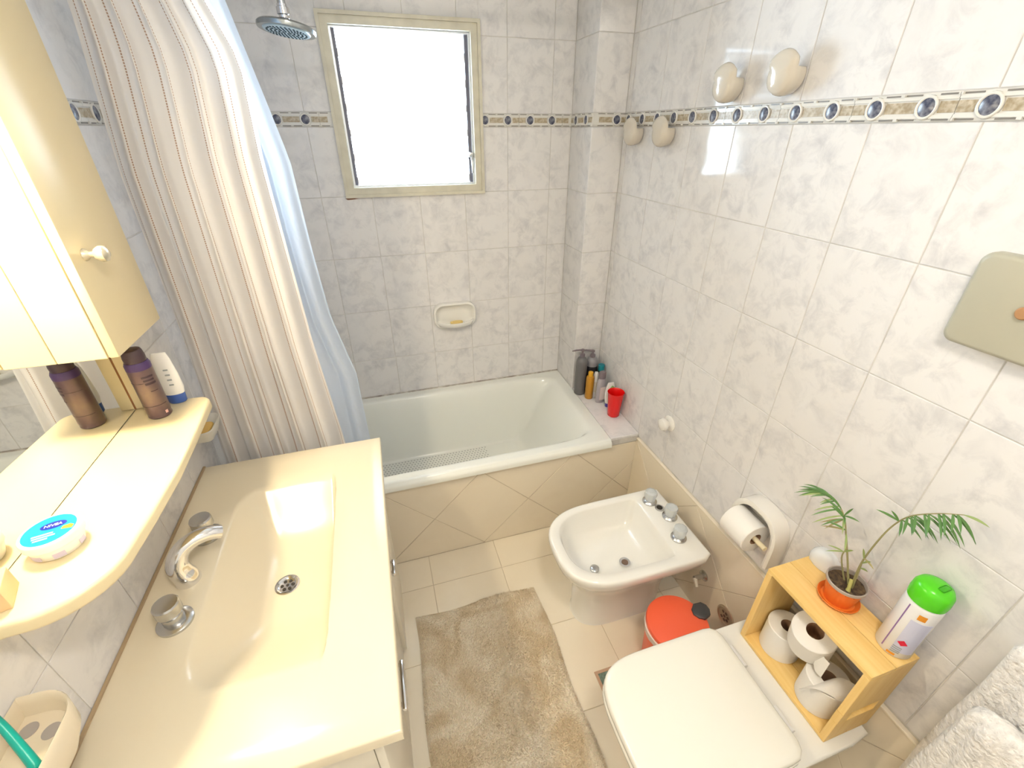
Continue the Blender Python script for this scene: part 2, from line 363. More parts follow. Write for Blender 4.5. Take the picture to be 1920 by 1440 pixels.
frame_ring(mb, WX0, WX1, WZ0, WZ1, .012, -.014, .012); frame_ring(mb, WX0+.0115, WX1-.0115, WZ0+.0115, WZ1-.0115, .026, -.006, .10)
mb.build('frame', WFR, win)
ix0, ix1, iz0, iz1 = WX0+.038, WX1-.038, WZ0+.038, WZ1-.038
mb = MB(); frame_ring(mb, ix0, ix1, iz0, iz1, .007, .018, .085); mb.build('inner_frame', ALU, win)
for x in (ix0+.007, ix1-.019):
    r = MB().box((x, .035, iz0+.007), (x+.012, .075, iz1-.007)).build('louvre_rail', mat('dark_rail', (.16, .16, .20), .4), win)
ns = 6; sh = (iz1-iz0-.014)/ns
for k in range(ns):
    z0 = iz0+.007+k*sh; mb = MB()
    P = [(ix0+.02, .042, z0+.001), (ix0+.02, .047, z0+.001), (ix0+.02, .063, z0+sh-.001), (ix0+.02, .058, z0+sh-.001)]
    mb.prism(P, (ix1-ix0-.04, 0, 0)); mb.build('louvre_pane', GL, win)
    for x in (ix0+.0125, ix1-.0225):
        MB().box((x, .036, z0+.004), (x+.010, .041, z0+.030)).build('pane_clip', CHROMED, win)
lev = MB(); lev.box((ix1-.022, .006, iz0+.105), (ix1-.004, .034, iz0+.125), bev=.003); lev.tube([(ix1-.012, .012, iz0+.115), (ix1-.012, -.004, iz0+.09), (ix1-.010, .0, iz0+.045)], [.005, .005, .004]); lev.build('lever', CHROMED, win, smooth=True)
mb = MB(); mb.add([(WX0-.004, -.0022, WZ0-.001), (WX0+.03, -.0022, WZ0-.001), (WX0+.050, -.0022, WZ0-.004), (WX0+.024, -.0022, WZ0-.007), (WX0+.004, -.0022, WZ0-.008)], [(0, 1, 2, 3, 4)]); mb.xf(Matrix.Translation((0, .0017, 0))); mb.build('rust_mark', RUST, win)

# ------------------------------------------------------------------ bathtub
def heightfield(xs, ys, zf):
    nx, ny = len(xs), len(ys); V = [(x, y, zf(x, y)) for x in xs for y in ys]; F = [(i*ny+j, (i+1)*ny+j, (i+1)*ny+j+1, i*ny+j+1) for i in range(nx-1) for j in range(ny-1)]
    return V, F
def dens(pts):    # [(a,b,n),...]
    out = []
    for a, b, n in pts: out += list(np.linspace(a, b, n, endpoint=False))
    out.append(pts[-1][1]); return out
def bowl(x, y, x0, x1, y0, y1, wl_, wr_, wf_, wb_, p=3.0, crease=False):
    u = max(1-max(0, (x-x0))/wl_, 1-max(0, (x1-x))/wr_, 0); v = max(1-max(0, (y-y0))/wf_, 1-max(0, (y1-y))/wb_, 0)
    if x <= x0 or x >= x1 or y <= y0 or y >= y1: return 0
    t = 1-min(1, (u**p+v**p)**(1/p))
    return .7*(t*(2-t))+.3*sstep(t) if crease else sstep(t)
tub = thing('bathtub', (-.9, -.33, 0), 'white enamelled bathtub set between the tiled walls under the window', 'bathtub')
TX0, TX1, TY0, TY1 = XL+.002, -PW-.002, -.676, -.002
rimz = lambda y: interp(y, [TY0, TY0+.012, 0], [.472, .485, .512])
def tz(x, y):
    b = bowl(x, y, TX0+.05, TX1-.045, TY0+.055, TY1-.05, .10, .26, .085, .075)
    return rimz(y)-(rimz(y)-.16)*b
xs = dens([(TX0, TX0+.05, 3), (TX0+.05, TX0+.18, 14), (TX0+.18, TX1-.32, 20), (TX1-.32, TX1-.045, 24), (TX1-.045, TX1, 3)])
ys = dens([(TY0, TY0+.012, 4), (TY0+.012, TY0+.055, 4), (TY0+.055, TY0+.15, 14), (TY0+.15, TY1-.17, 10), (TY1-.17, TY1-.05, 16), (TY1-.05, TY1, 3)])
V, F = heightfield(xs, ys, tz); mb = MB(); mb.add(V, F)
nx, ny = len(xs), len(ys)
lip = [V[i*ny] for i in range(nx)]
L2 = [(x, y-.003, z-.008) for x, y, z in lip]; L3 = [(x, y-.003, .449) for x, y, z in lip]; L4 = [(x, y+.0095, .4425) for x, y, z in lip]; L5 = [(x, YA+.004, .4425) for x, y, z in lip]
mb.rings([lip, L2, L3, L4, L5], False, False, closed=False)
rend = [V[(nx-1)*ny+j] for j in range(ny)]; mb.rings([rend, [(x, y, .46) for x, y, z in rend]], False, False, closed=False)
mb.build('shell', TUBM, tub, smooth=True, angle=55)
mb = MB()
for i in range(40):
    for j in range(22):
        x = -1.28+i*.0165+(.008 if j % 2 else 0); y = -.50+j*.017
        if tz(x, y) < .166: 
            z = tz(x, y); mb.add([(x+.0042*math.cos(a*PI/3), y+.0042*math.sin(a*PI/3), z+.0007) for a in range(6)]+[(x, y, z+.0016)], [(a, (a+1) % 6, 6) for a in range(6)])
o = mb.build('anti_slip_dots', mat('grey_grip_dots', (.42, .43, .41), .6), tub); o['kind'] = 'stuff'
CAULK = mat('old_dark_caulk', (.30, .25, .22), .9, col2=(.75, .72, .66), vscale=22)
MB().box((TX0+.002, -.0075, .5085), (TX1-.002, -.0005, .5165)).build('caulk_line', CAULK, tub)

# ------------------------------------------------------------------ shower curtain, liner and rod
def cloth_mat(name, base, stripe, trans, n):
    M = bpy.data.materials.new(name); M.use_nodes = True; nt = M.node_tree; L = nt.links
    for q in list(nt.nodes):
        if q.type != 'OUTPUT_MATERIAL': nt.nodes.remove(q)
    out = nt.nodes[0]; d = nt.nodes.new('ShaderNodeBsdfDiffuse'); t = nt.nodes.new('ShaderNodeBsdfTranslucent'); mx = nt.nodes.new('ShaderNodeMixShader'); mx.inputs[0].default_value = trans
    L.new(d.outputs[0], mx.inputs[1]); L.new(t.outputs[0], mx.inputs[2]); L.new(mx.outputs[0], out.inputs[0])
    if n:
        uv = nt.nodes.new('ShaderNodeUVMap'); sp = nt.nodes.new('ShaderNodeSeparateXYZ'); L.new(uv.outputs[0], sp.inputs[0])
        def mth(op, a, b=None):
            k = nt.nodes.new('ShaderNodeMath'); k.operation = op
            if isinstance(a, (int, float)): k.inputs[0].default_value = a
            else: L.new(a, k.inputs[0])
            if b is not None:
                if isinstance(b, (int, float)): k.inputs[1].default_value = b
                else: L.new(b, k.inputs[1])
            return k.outputs[0]
        fr = mth('FRACT', mth('MULTIPLY', sp.outputs[0], n)); line = mth('LESS_THAN', mth('ABSOLUTE', mth('SUBTRACT', fr, .5)), .030)
        dash = mth('ADD', mth('MULTIPLY', mth('LESS_THAN', mth('FRACT', mth('MULTIPLY', sp.outputs[1], 190)), .62), .75), .15)
        cm = nt.nodes.new('ShaderNodeMix'); cm.data_type = 'RGBA'; L.new(mth('MULTIPLY', line, dash), cm.inputs['Factor']); cm.inputs['A'].default_value = (*base, 1); cm.inputs['B'].default_value = (*stripe, 1)
        L.new(cm.outputs['Result'], d.inputs[0]); L.new(cm.outputs['Result'], t.inputs[0])
    else: d.inputs[0].default_value = (*base, 1); t.inputs[0].default_value = (*base, 1)
    return M
def sheet(name, M, label, zs, xl, xr, yf, ns, cat='curtain'):
    V = []; UV = []
    for z in zs:
        a, b = xl(z), xr(z)
        for i in range(ns+1):
            s = i/ns; V.append((a+(b-a)*(s+.012*math.sin(s*40+z*1.5)), yf(s, z), z)); UV.append((s, z))
    F = [(k*(ns+1)+i, k*(ns+1)+i+1, (k+1)*(ns+1)+i+1, (k+1)*(ns+1)+i) for k in range(len(zs)-1) for i in range(ns)]
    me = bpy.data.meshes.new(name); A = np.array(V); o0 = np.array([A[:, 0].mean(), A[:, 1].mean(), A[:, 2].min()]); me.from_pydata((A-o0).tolist(), [], F); me.materials.append(M)
    uvl = me.uv_layers.new(name='UVMap')
    for lp in me.loops: uvl.data[lp.index].uv = UV[lp.vertex_index]
    me.polygons.foreach_set('use_smooth', [True]*len(F)); o = bpy.data.objects.new(name, me); COL.objects.link(o); o.location = o0; tag(o, label, cat); return o
FAB = cloth_mat('white_striped_fabric', (.88, .845, .81), (.45, .26, .16), .45, 11)
LIN = cloth_mat('white_translucent_liner', (.78, .85, .95), (0, 0, 0), .45, 0)
zs = list(np.linspace(2.17, .13, 50))
def cy(s, z):
    k = interp(z, [.1, 1.0, 2.0, 2.2], [1.15, 1.0, .75, .5])
    return -.735+k*(.021*math.sin(s*2*PI*5.3+.35*math.sin(z*2.1)+.6)+.006*math.sin(s*2*PI*11.7+z*.9)+.003*math.sin(s*61+z*2.3))+.008*math.sin(s*5+z*2.4)
sheet('shower_curtain', FAB, 'off white shower curtain with thin brown dotted stripes hanging beside the vanity', zs,
      lambda z: interp(z, [.1, .76, 1.03, 1.2, 1.64, 1.93, 2.2], [-1.655, -1.652, -1.638, -1.628, -1.612, -1.58, -1.57]),
      lambda z: interp(z, [.1, .8, 1.16, 1.4, 1.66, 1.86, 1.97, 2.2], [-1.245, -1.262, -1.285, -1.290, -1.294, -1.283, -1.325, -1.37]), cy, 220)
zs2 = list(np.linspace(2.17, .42, 44))
sheet('curtain_liner', LIN, 'bluish white translucent liner showing past the striped curtain edge inside the tub', zs2,
      lambda z: interp(z, [.1, .5, 1.2, 2.2], [-1.54, -1.55, -1.58, -1.56]),
      lambda z: interp(z, [.2, .7, .95, 1.18, 1.39, 1.65, 1.78, 1.99, 2.2], [-1.19, -1.193, -1.191, -1.233, -1.243, -1.247, -1.27, -1.309, -1.35]),
      lambda s, z: interp(z, [.3, .7, 2.2], [-.55, -.575, -.640])+.016*math.sin(s*2*PI*5.2+.4*math.sin(z*2))+.006*math.sin(s*50+z*3), 120)
rod = MB().tube([(XL+.001, -.66, 2.19), (-.8, -.66, 2.19), (-.001, -.66, 2.19)], .0125, 16)
tag(rod.build('curtain_rod', WHITEP, smooth=True), 'white rod spanning the tub with the shower curtain hung from it', 'rod')

# ------------------------------------------------------------------ shower head
sx, sy, sz = -1.218, -.30, 1.985
sh_ = thing('rain_shower', (sx, sy, sz-.02), 'round chrome rain shower head hanging from a pipe left of the window', 'shower head')
tilt = Matrix.Translation((sx, sy, sz)) @ Matrix.Rotation(math.radians(7), 4, 'Y') @ Matrix.Rotation(math.radians(-4), 4, 'X')
CHB = mat('brushed_chrome', (.42, .45, .46), .22, metal=1)
mb = MB().lathe([(.0795, -.006), (.081, -.002), (.081, .004), (.076, .009), (.03, .016), (.018, .024)], n=48); mb.xf(tilt); mb.build('head_disc', CHB, sh_, smooth=True)
mb = MB().lathe([(.064, -.0085), (.066, -.0055)], n=48); mb.xf(tilt); fp = mb.build('face_plate', mat('pale_blue_face', (.50, .62, .68), .3), sh_, smooth=True)
mb = MB()
for r, n in ((.010, 6), (.021, 12), (.032, 18), (.043, 24), (.054, 30)):
    for k in range(n): a = 2*PI*(k+.3*r*100)/n; mb.lathe([(.0026, -.0105), (.0030, -.008)], (r*math.cos(a), r*math.sin(a), 0), n=8)
mb.xf(tilt); o = mb.build('nozzles', mat('dark_teal_rubber', (.03, .06, .08), .5), sh_); o['kind'] = 'stuff'
MB().lathe([(.014, .02), (.014, .032), (.018, .034), (.018, .05), (.014, .052), (.014, .058)], (sx, sy, sz), n=24).build('swivel_collar', CHROME, sh_, smooth=True)
MB().tube(catmull([(sx, sy, sz+.055), (sx, sy, 2.10), (sx, sy, 2.17), (sx-.03, sy, 2.21), (sx-.10, sy, 2.22), (XL+.001, sy, 2.22)], 6), .0115, 16).build('pipe', CHROMED, sh_, smooth=True)

# ------------------------------------------------------------------ mirror, shelf, wall cabinet, lamp
MIR = mat('mirror_glass', (.92, .93, .90), .01, metal=1)
XM = XL+.006
mr = thing('wall_mirror', (XL, -1.3, 1.15), 'frameless mirror rising from the cream shelf and reflecting its bottles', 'mirror')
MB().box((XL+.0003, -1.85, 1.1515), (XM, -.998, 2.15)).build('glass', MIR, mr)
MB().box((XL+.0003, -.9975, 1.1515), (XL+.034, -.972, 1.343)).build('edge_strip', CREAMLAC, mr)
MB().box((XM, -.9985, 1.1515), (XM+.0018, -.9965, 1.34)).build('brown_gap', mat('brown_edge', (.30, .13, .05), .7), mr)
# shelf outline
out = [(XL+.0005, -.972), (-1.545, -.972)]
for k in range(1, 7): a = PI/2*(1-k/6); out.append((-1.535+.030*math.cos(a)-.0, -1.002+.030*math.sin(a)))
out += [(-1.498, -1.15), (-1.494, -1.27), (-1.498, -1.38), (-1.503, -1.455)]
for k in range(1, 11): a = -PI/2*k/10; out.append((-1.603+.100*math.cos(a), -1.457+.105*math.sin(a)))
out += [(XL+.0005, -1.565)]
def rounded_slab(mb, out, z0, z1, b, inset_first=True):
    cx = sum(p[0] for p in out)/len(out); cyy = sum(p[1] for p in out)/len(out)
    P = [Vector((x, y, 0)) for x, y in out]; n = len(P); N = []
    for i in range(n):
        t = (P[(i+1) % n]-P[i-1]).normalized(); nn = Vector((t.y, -t.x, 0))
        if nn.dot(P[i]-Vector((cx, cyy, 0))) < 0: nn = -nn
        N.append(nn)
    R = []
    for k in range(5): a = PI/2*k/4; R.append([P[i]-N[i]*b*(1-math.sin(a))+Vector((0, 0, z0+b*(1-math.cos(a)))) for i in range(n)])
    for k in range(5): a = PI/2*k/4; R.append([P[i]-N[i]*b*(1-math.cos(a))+Vector((0, 0, z1-b+b*math.sin(a))) for i in range(n)])
    mb.rings(R); return mb
for i in (0, -1): pass
sm = rounded_slab(MB(), [(max(x, XL+.0008), y) for x, y in out], 1.122, 1.15, .008)
tag(sm.build('wall_shelf', CREAMLAC, smooth=True), 'cream shelf with rounded corners under the mirror', 'shelf')
cb = thing('wall_cabinet', (XL, -1.04, 1.345), 'tall cream wall cabinet with a small knob hung over the mirror', 'cabinet')
CY0, CY1, CZ0, CZ1 = -1.150, -.937, 1.345, 2.16
MB().box((XM+.0006, CY0, CZ0), (-1.5795, CY1, CZ1), bev=.0015).build('body', CREAMLAC, cb)
dr = MB().box((-1.578, CY0, CZ0), (-1.560, CY1, CZ1), bev=.004).build('door', CREAMLAC, cb, smooth=True)
MB().lathe([(.011, .0), (.010, .003), (.005, .008), (.0055, .014), (.011, .018), (.0145, .025), (.0135, .032), (.007, .036)], (-1.5595, -1.108, 1.530), 'x', 24).build('knob', KNOBM, dr, smooth=True)
lp = thing('mirror_lamp', (XL+.006, -1.28, 1.80), 'warm downlight fixed to the mirror above the basin', 'lamp')
EM = bpy.data.materials.new('warm_bulb'); EM.use_nodes = True; b = EM.node_tree.nodes['Principled BSDF']; b.inputs['Base Color'].default_value = (1, .9, .7, 1); b.inputs['Emission Color'].default_value = (1, .84, .57, 1); b.inputs['Emission Strength'].default_value = LAMP_STRENGTH
LX, LY, LZ = -1.60, -1.28, 1.79
MB().lathe([(.047, .0005), (.047, .095), (.040, .102), (.010, .104)], (LX, LY, LZ), 'z', 32, cap0=False).build('housing', CHROMED, lp, smooth=True)
MB().box((XM+.0005, LY-.02, LZ+.05), (LX-.044, LY+.02, LZ+.085)).build('bracket', CHROMED, lp)
MB().lathe([(.043*math.sin(PI/2*k/8)+.0003, -.022*math.cos(PI/2*k/8)) for k in range(9)]+[(.040, .006)], (LX, LY, LZ), 'z', 32).build('bulb', EM, lp, smooth=True)

cl = thing('added_fill_dome', (-.80, -2.15, ZC-.07), 'added unseen fill light dome under the ceiling behind the camera', 'lamp')  # added fill source out of view, lifts the overall light; no known fixture
EC = bpy.data.materials.new('warm_fill_glow'); EC.use_nodes = True; b = EC.node_tree.nodes['Principled BSDF']; b.inputs['Emission Color'].default_value = (1, .93, .81, 1); b.inputs['Emission Strength'].default_value = FILL_STRENGTH
MB().lathe([(.140, -.018), (.145, -.012), (.145, -.0005)], (-.80, -2.15, ZC), 'z', 40).build('base', WHITEP, cl, smooth=True)
MB().lathe([(.128*math.sin(PI/2*k/8)+.0003, -.0185-.05*math.cos(PI/2*k/8)) for k in range(9)], (-.80, -2.15, ZC), 'z', 40).build('fill_emitter', EC, cl, smooth=True)

# ------------------------------------------------------------------ vanity
VX0, VX1, VY0, VY1, VZ = XL+.001, -1.139, -1.695, -.815, .825
vt = thing('countertop_basin', (-1.4, -1.25, VZ-.03), 'glossy cream countertop with a long sunken rectangular basin', 'countertop')
def vz(x, y):
    b = bowl(x, y, -1.537, -1.270, -1.53, -.965, .125, .022, .20, .21, 4, True)
    return VZ-.100*b
xs = dens([(VX0, -1.537, 3), (-1.537, -1.42, 18), (-1.42, -1.30, 8), (-1.30, -1.268, 14), (-1.268, VX1-.004, 3), (VX1-.004, VX1, 2)])
ys = dens([(VY0, VY0+.004, 2), (VY0+.004, -1.535, 3), (-1.535, -1.32, 22), (-1.32, -1.18, 8), (-1.18, -.96, 22), (-.96, VY1-.004, 3), (VY1-.004, VY1, 2)])
def vz2(x, y):
    e = min(VX1-x, y-VY0, VY1-y); return vz(x, y)-(.004*(1-e/.004)**2 if e < .004 else 0)
V, F = heightfield(xs, ys, vz2); mb = MB(); mb.add(V, F); nx, ny = len(xs), len(ys)
per = [i*ny for i in range(nx)]+[(nx-1)*ny+j for j in range(1, ny)]+[i*ny+ny-1 for i in range(nx-2, -1, -1)]+[j for j in range(ny-2, 0, -1)]
ring = [V[i] for i in per]; mb.rings([ring, [(x, y, VZ-.028) for x, y, z in ring]], False, False)
mb.build('basin_top', BASINM, vt, smooth=True, angle=50)
dx, dy = -1.398, -1.247; dz = vz(dx, dy)
dn = MB().lathe([(.029, .0005), (.029, .0035), (.025, .0042), (.021, .0015), (.0195, .0008)], (dx, dy, dz), n=32).build('drain', CHROME, vt, smooth=True)
mb = MB()
for k in range(6): a = 2*PI*k/6; mb.lathe([(.0042, .0010), (.0042, .0016)], (dx+.0125*math.cos(a), dy+.0125*math.sin(a), dz), n=10)
mb.lathe([(.0035, .0010), (.0035, .0016)], (dx, dy, dz), n=10); mb.build('drain_hole', DARK, dn)
MB().box((VX0+.0, VY0+.02, VZ+.0003), (VX0+.006, VY1-.003, VZ+.0045)).build('sealant', mat('brown_sealant', (.45, .33, .20), .7), vt)
# cabinet under it
VLAC = mat('white_vanity_lacquer', (.80, .75, .64), .3)
vc = thing('vanity_cabinet', (-1.41, -1.25, 0), 'cream vanity cabinet with chrome bar handles under the basin', 'cabinet')
BX1 = -1.195
mb = MB()
mb.box((VX0, VY0+.012, 0), (BX1, VY0+.030, VZ-.029)); mb.box((VX0, VY1-.030, 0), (BX1, VY1-.012, VZ-.029)); mb.box((VX0, VY0+.030, .06), (BX1, VY1-.030, .078)); mb.box((VX0, VY0+.030, .078), (VX0+.012, VY1-.030, VZ-.029)); mb.box((BX1-.06, VY0+.03, 0), (BX1-.04, VY1-.03, .06))
mb.build('carcass', VLAC, vc)
BROWN = mat('brown_gap', (.25, .13, .06), .8)
P = rrect(VX0+.06, BX1-.085, .12, .776, .02); mb = MB(); mb.prism([(x, VY0+.0125, z) for x, z in P], (0, -.003, 0)); mb.build('panel_gap', BROWN, vc)
P = rrect(VX0+.066, BX1-.091, .126, .770, .018); mb = MB(); mb.prism([(x, VY0+.0125, z) for x, z in P], (0, -.008, 0)); mb.build('end_panel', VLAC, vc)
fronts = [(VY0+.013, -1.408, .085, .792, 'drawer'), (-1.404, -1.118, .085, .792, 'door'), (-1.114, VY1-.013, .085, .792, 'door')]
for y0, y1, z0, z1, nm in fronts:
    pr = .014 if y0 > -1.2 else 0
    d = MB().box((BX1+.0005, y0, z0), (BX1+.0175+pr, y1, z1), bev=.003).build(nm, VLAC, vc, smooth=True)
    if pr: continue
    mb = MB(); xh = -1.136
    if nm == 'drawer':
        c = -1.555; z = z1-.09
        mb.box((xh-.010, c-.050, z-.006), (xh, c+.050, z+.006), bev=.002)
        for s in (-1, 1): mb.box((BX1+.0175, c+s*.040-.005, z-.005), (xh-.008, c+s*.040+.005, z+.005))
    else:
        c = -1.245 if y0 < -1.2 else y1-.045; z = z1-.10
        mb.box((xh-.010, c-.024, z-.006), (xh, c+.024, z+.006), bev=.002)
        for s in (-1, 1): mb.box((BX1+.0175, c+s*.016-.004, z-.004), (xh-.008, c+s*.016+.004, z+.004))
    mb.build('handle', CHROME, d, smooth=True)

# ------------------------------------------------------------------ basin faucet
fc = thing('basin_faucet', (-1.585, -1.25, VZ), 'chrome curved basin spout between two round tap knobs', 'faucet')
path = catmull([(-1.584, -1.250, VZ+.0002), (-1.584, -1.250, VZ+.012), (-1.590, -1.249, VZ+.030), (-1.592, -1.246, VZ+.052), (-1.580, -1.236, VZ+.078), (-1.556, -1.222, VZ+.092), (-1.528, -1.208, VZ+.090), (-1.508, -1.198, VZ+.078)], 6)
n = len(path); mb = MB().tube(path, [interp(i/(n-1), [0, .08, .3, .6, 1], [.026, .026, .0235, .019, .0155]) for i in range(n)], 18); mb.build('spout', CHROME, fc, smooth=True)
for y in (-1.357, -1.118):
    c = (-1.578, y, VZ)
    h = MB().lathe([(.020, .010), (.020, .028), (.0225, .032), (.0245, .038), (.0245, .058), (.0225, .062), (.009, .0635)], c, n=16).build('tap_knob', CHROMED, fc, smooth=True, angle=25)
    MB().lathe([(.034, .0002), (.034, .006), (.029, .0095), (.020, .0105)], c, n=32).build('escutcheon', CHROMED, h, smooth=True)

# ------------------------------------------------------------------ things on the shelf
SZ = 1.1505
dc = (-1.594, -1.040, SZ); de = thing('deodorant_can', dc, 'dark purple spray deodorant can standing on the cream shelf', 'spray can')
DEO = mat('bronze_purple_print', (.13, .08, .095), .3, col2=(.22, .155, .12), vscale=18, metal=.3); DEOC = mat('dark_brown_cap', (.06, .035, .045), .35); DEOP = mat('violet_print', (.07, .035, .13), .35)
MB().lathe([(.021, 0), (.0235, .003), (.0225, .010), (.0235, .014), (.0235, .122)], dc, n=32).build('body', DEO, de, smooth=True)
MB().lathe([(.0237, .1222), (.0237, .133), (.021, .139)], dc, n=32).build('shoulder', DEOP, de, smooth=True)
MB().lathe([(.020, .1392), (.0205, .150), (.0185, .163), (.017, .166), (.012, .1672)], dc, n=32).build('cap', DEOC, de, smooth=True)
def wrap_patch(c, r, a0, a1, h0, h1, n=8, tilt=0, taper=0):
    mb = MB(); R = []
    for k in range(n+1):
        a = math.radians(a0+(a1-a0)*k/n); d = tilt*(k/n-.5)
        R.append([(c[0]+(r)*math.cos(a), c[1]+(r)*math.sin(a), c[2]+h+d) for h in (h0, h1)]+[(c[0]+(r+.0004)*math.cos(a), c[1]+(r+.0004)*math.sin(a), c[2]+h+d) for h in (h1, h0)])
    return mb.rings(R)
for h0, h1, a0, a1 in ((.104, .108, -75, -20), (.096, .100, -72, -22), (.087, .092, -70, -18), (.070, .0715, -60, -25), (.0335, .035, -150, -10), (.0925, .0935, -150, -75)):
    wrap_patch(dc, .0236, a0, a1, h0, h1).build('print_line', DEOC, de)
wrap_patch(dc, .0236, -38, -24, .010, .017).build('print_mark', mat('pink_print', (.75, .45, .40), .4), de)
lc = (-1.586, -.998+.012, SZ)
lo = thing('lotion_bottle', lc, 'white squeeze bottle standing on its blue cap behind the purple can', 'bottle')
def oval_loft(mb, c, prof, n=28):
    mb.rings([[(c[0]+rx*math.cos(2*PI*j/n), c[1]+ry*math.sin(2*PI*j/n), c[2]+h) for j in range(n)] for rx, ry, h in prof]); return mb
LC = (lc[0]+.012, lc[1]+.0, lc[2])
oval_loft(MB(), LC, [(.017, .011, 0), (.0195, .0125, .003), (.0205, .0125, .024)]).build('cap', mat('blue_cap', (.05, .12, .42), .35), lo, smooth=True)
oval_loft(MB(), LC, [(.0205, .0125, .0242), (.024, .0125, .04), (.023, .010, .075), (.019, .006, .115), (.015, .0025, .130)]).build('body', WHITEP, lo, smooth=True)
for k in range(4): MB().box((LC[0]+.006-.0045, LC[1]-.0133, LC[2]+.05+k*.013), (LC[0]+.006+.0045, LC[1]-.0112, LC[2]+.053+k*.013)).build('print_line', mat('grey_print', (.35, .38, .40), .5), lo)
jc = (-1.607, -1.428, SZ)
ja = thing('cream_jar', jc, 'round white cream jar with a blue lid print on the shelf', 'jar')
MB().lathe([(.034, 0), (.036, .002), (.041, .020), (.0415, .024)], jc, n=40).build('base', WHITEP, ja, smooth=True)
ld = MB().lathe([(.0425, .0242), (.0445, .026), (.0450, .038), (.0435, .0405), (.040, .041)], jc, n=48).build('lid', WHITEP, ja, smooth=True)
MB().lathe([(.0385, .0411), (.0385, .0416)], jc, n=48).build('blue_print', mat('sky_blue_print', (.0, .27, .78), .35), ld)
RZ = Matrix.Rotation(math.radians(12), 4, 'Z')
def on_lid(mb, dz): mb.xf(Matrix.Translation((jc[0], jc[1], jc[2]+dz)) @ RZ); return mb
mb = MB(); mb.prism([(.004+.019*math.cos(2*PI*k/28), .010+.0095*math.sin(2*PI*k/28), 0) for k in range(28)], (0, 0, .0005)); on_lid(mb, .0416).build('navy_oval', mat('navy_print', (.01, .015, .30), .35), ld)
mb = MB(); mb.prism([(.018, -.008, 0), (.0345, -.012, 0), (.036, -.004, 0), (.030, .0005, 0), (.020, -.001, 0)], (0, 0, .0005)); on_lid(mb, .0416).build('yellow_print', mat('yellow_print', (.90, .62, .02), .4), ld)
for k, (a, b_) in enumerate(((-.022, .008), (-.020, .012), (-.017, .003))): 
    mb = MB(); mb.box((a, -.013-.0065*k, 0), (b_, -.0095-.0065*k, .0005)); on_lid(mb, .0416).build('print_line', mat('pale_blue_print', (.45, .70, .90), .4), ld)
me = text_mesh('NIVEA', .0095, 'lettering'); me.materials.append(WHITEP)
t = link_mesh('lettering', me, ld, (jc[0]+.004*math.cos(math.radians(12))-.010*math.sin(math.radians(12)), jc[1]+.010, jc[2]+.0424)); t.rotation_euler = (0, 0, math.radians(12))
ja.scale = (.85, .85, .9)
for a0, a1 in ((-140, -100), (-75, -50), (-15, 5)): wrap_patch(jc, .0395, a0, a1, .006, .016).build('side_print', mat('lilac_print', (.55, .50, .66), .5), ja)
bx = MB().box((-.018, -.025, 0), (.018, .025, .035), bev=.001); bx.xf(Matrix.Translation((-1.638, -1.518, SZ)) @ Matrix.Rotation(math.radians(20), 4, 'Z'))
tag(bx.build('small_box', mat('orange_beige_card', (.70, .50, .28), .6)), 'small orange beige box at the near end of the shelf', 'box')
# soap dish on left wall with soap
sdl = (-1.624, -.800, .945)
mb = MB(); P = rrect(XL+.0006, -1.590, -.862, -.745, .022)
def tray(mb, P, z0, z1, t, shrink):
    cx = sum(p[0] for p in P)/len(P); cyy = sum(p[1] for p in P)/len(P); sc = lambda k, z: [(cx+(x-cx)*k, cyy+(y-cyy)*k, z) for x, y in P]
    mb.rings([sc(shrink, z0), sc(1, z1-.003), sc(1-t*.3, z1), sc(1-t, z1-.002), sc(shrink-t, z0+.006)]); return mb
FROST = mat('frosted_plastic', (.82, .80, .74), .3, trans=.25)
tag(tray(mb, P, .932, .972, .10, .72).build('soap_dish', FROST, smooth=True), 'small frosted soap dish on the left wall below the shelf end', 'soap dish')
mb = MB(); rounded_slab(mb, rrect(-1.652, -1.606, -.840, -.770, .015), .9395, .959, .006); tag(mb.build('soap_bar', mat('orange_soap', (.78, .50, .14), .4), smooth=True), 'orange soap bar in the frosted dish on the left wall', 'soap')
# toothbrush holder and toothbrush
th = thing('toothbrush_holder', (-1.62, -1.63, .94), 'cream ceramic toothbrush tray on the wall beside the countertop', 'toothbrush holder')
P = [(XL+.0006, -1.562)]+[(-1.634+.0*k, -1.562) for k in (0,)]
for k in range(1, 9): a = PI/2*(1-k/8); P.append((-1.634+.052*math.cos(a), -1.614+.052*math.sin(a)))
P += [(-1.582, -1.74)]
for k in range(1, 9): a = -PI/2*k/8; P.append((-1.632+.05*math.cos(a), -1.74+.05*math.sin(a)))
P += [(XL+.0006, -1.79)]
mb = MB(); cxx, cyy = -1.64, -1.675; sc = lambda k, z, dx=0: [(max(cxx+(x-cxx)*k+dx, XL+.0006), cyy+(y-cyy)*k, z) for x, y in P]
mb.rings([sc(.80, .925), sc(.97, .955), sc(1.0, .995), sc(.985, .999), sc(.955, .997), sc(.93, .985), sc(.88, .966)], True, True)
TBC = mat('cream_ceramic', (.80, .70, .54), .12)
mb.build('tray', TBC, th, smooth=True, angle=60)
for hx, hy in ((-1.646, -1.598), (-1.614, -1.608)): 
    MB().lathe([(.0115, .9662), (.0115, .9668)], (hx, hy, 0), n=20).build('brush_hole', mat('grey_hole', (.42, .38, .36), .5), th)
tb = MB(); pth = catmull([(-1.600, -1.662, .974), (-1.612, -1.648, .990), (-1.636, -1.622, 1.018), (-1.652, -1.606, 1.045), (-1.654, -1.600, 1.085), (-1.648, -1.605, 1.13)], 6)
tb.tube(pth, [interp(i/(len(pth)-1), [0, .06, .3, .55, .8, 1], [.004, .0068, .006, .0048, .0035, .003]) for i in range(len(pth))], 12)
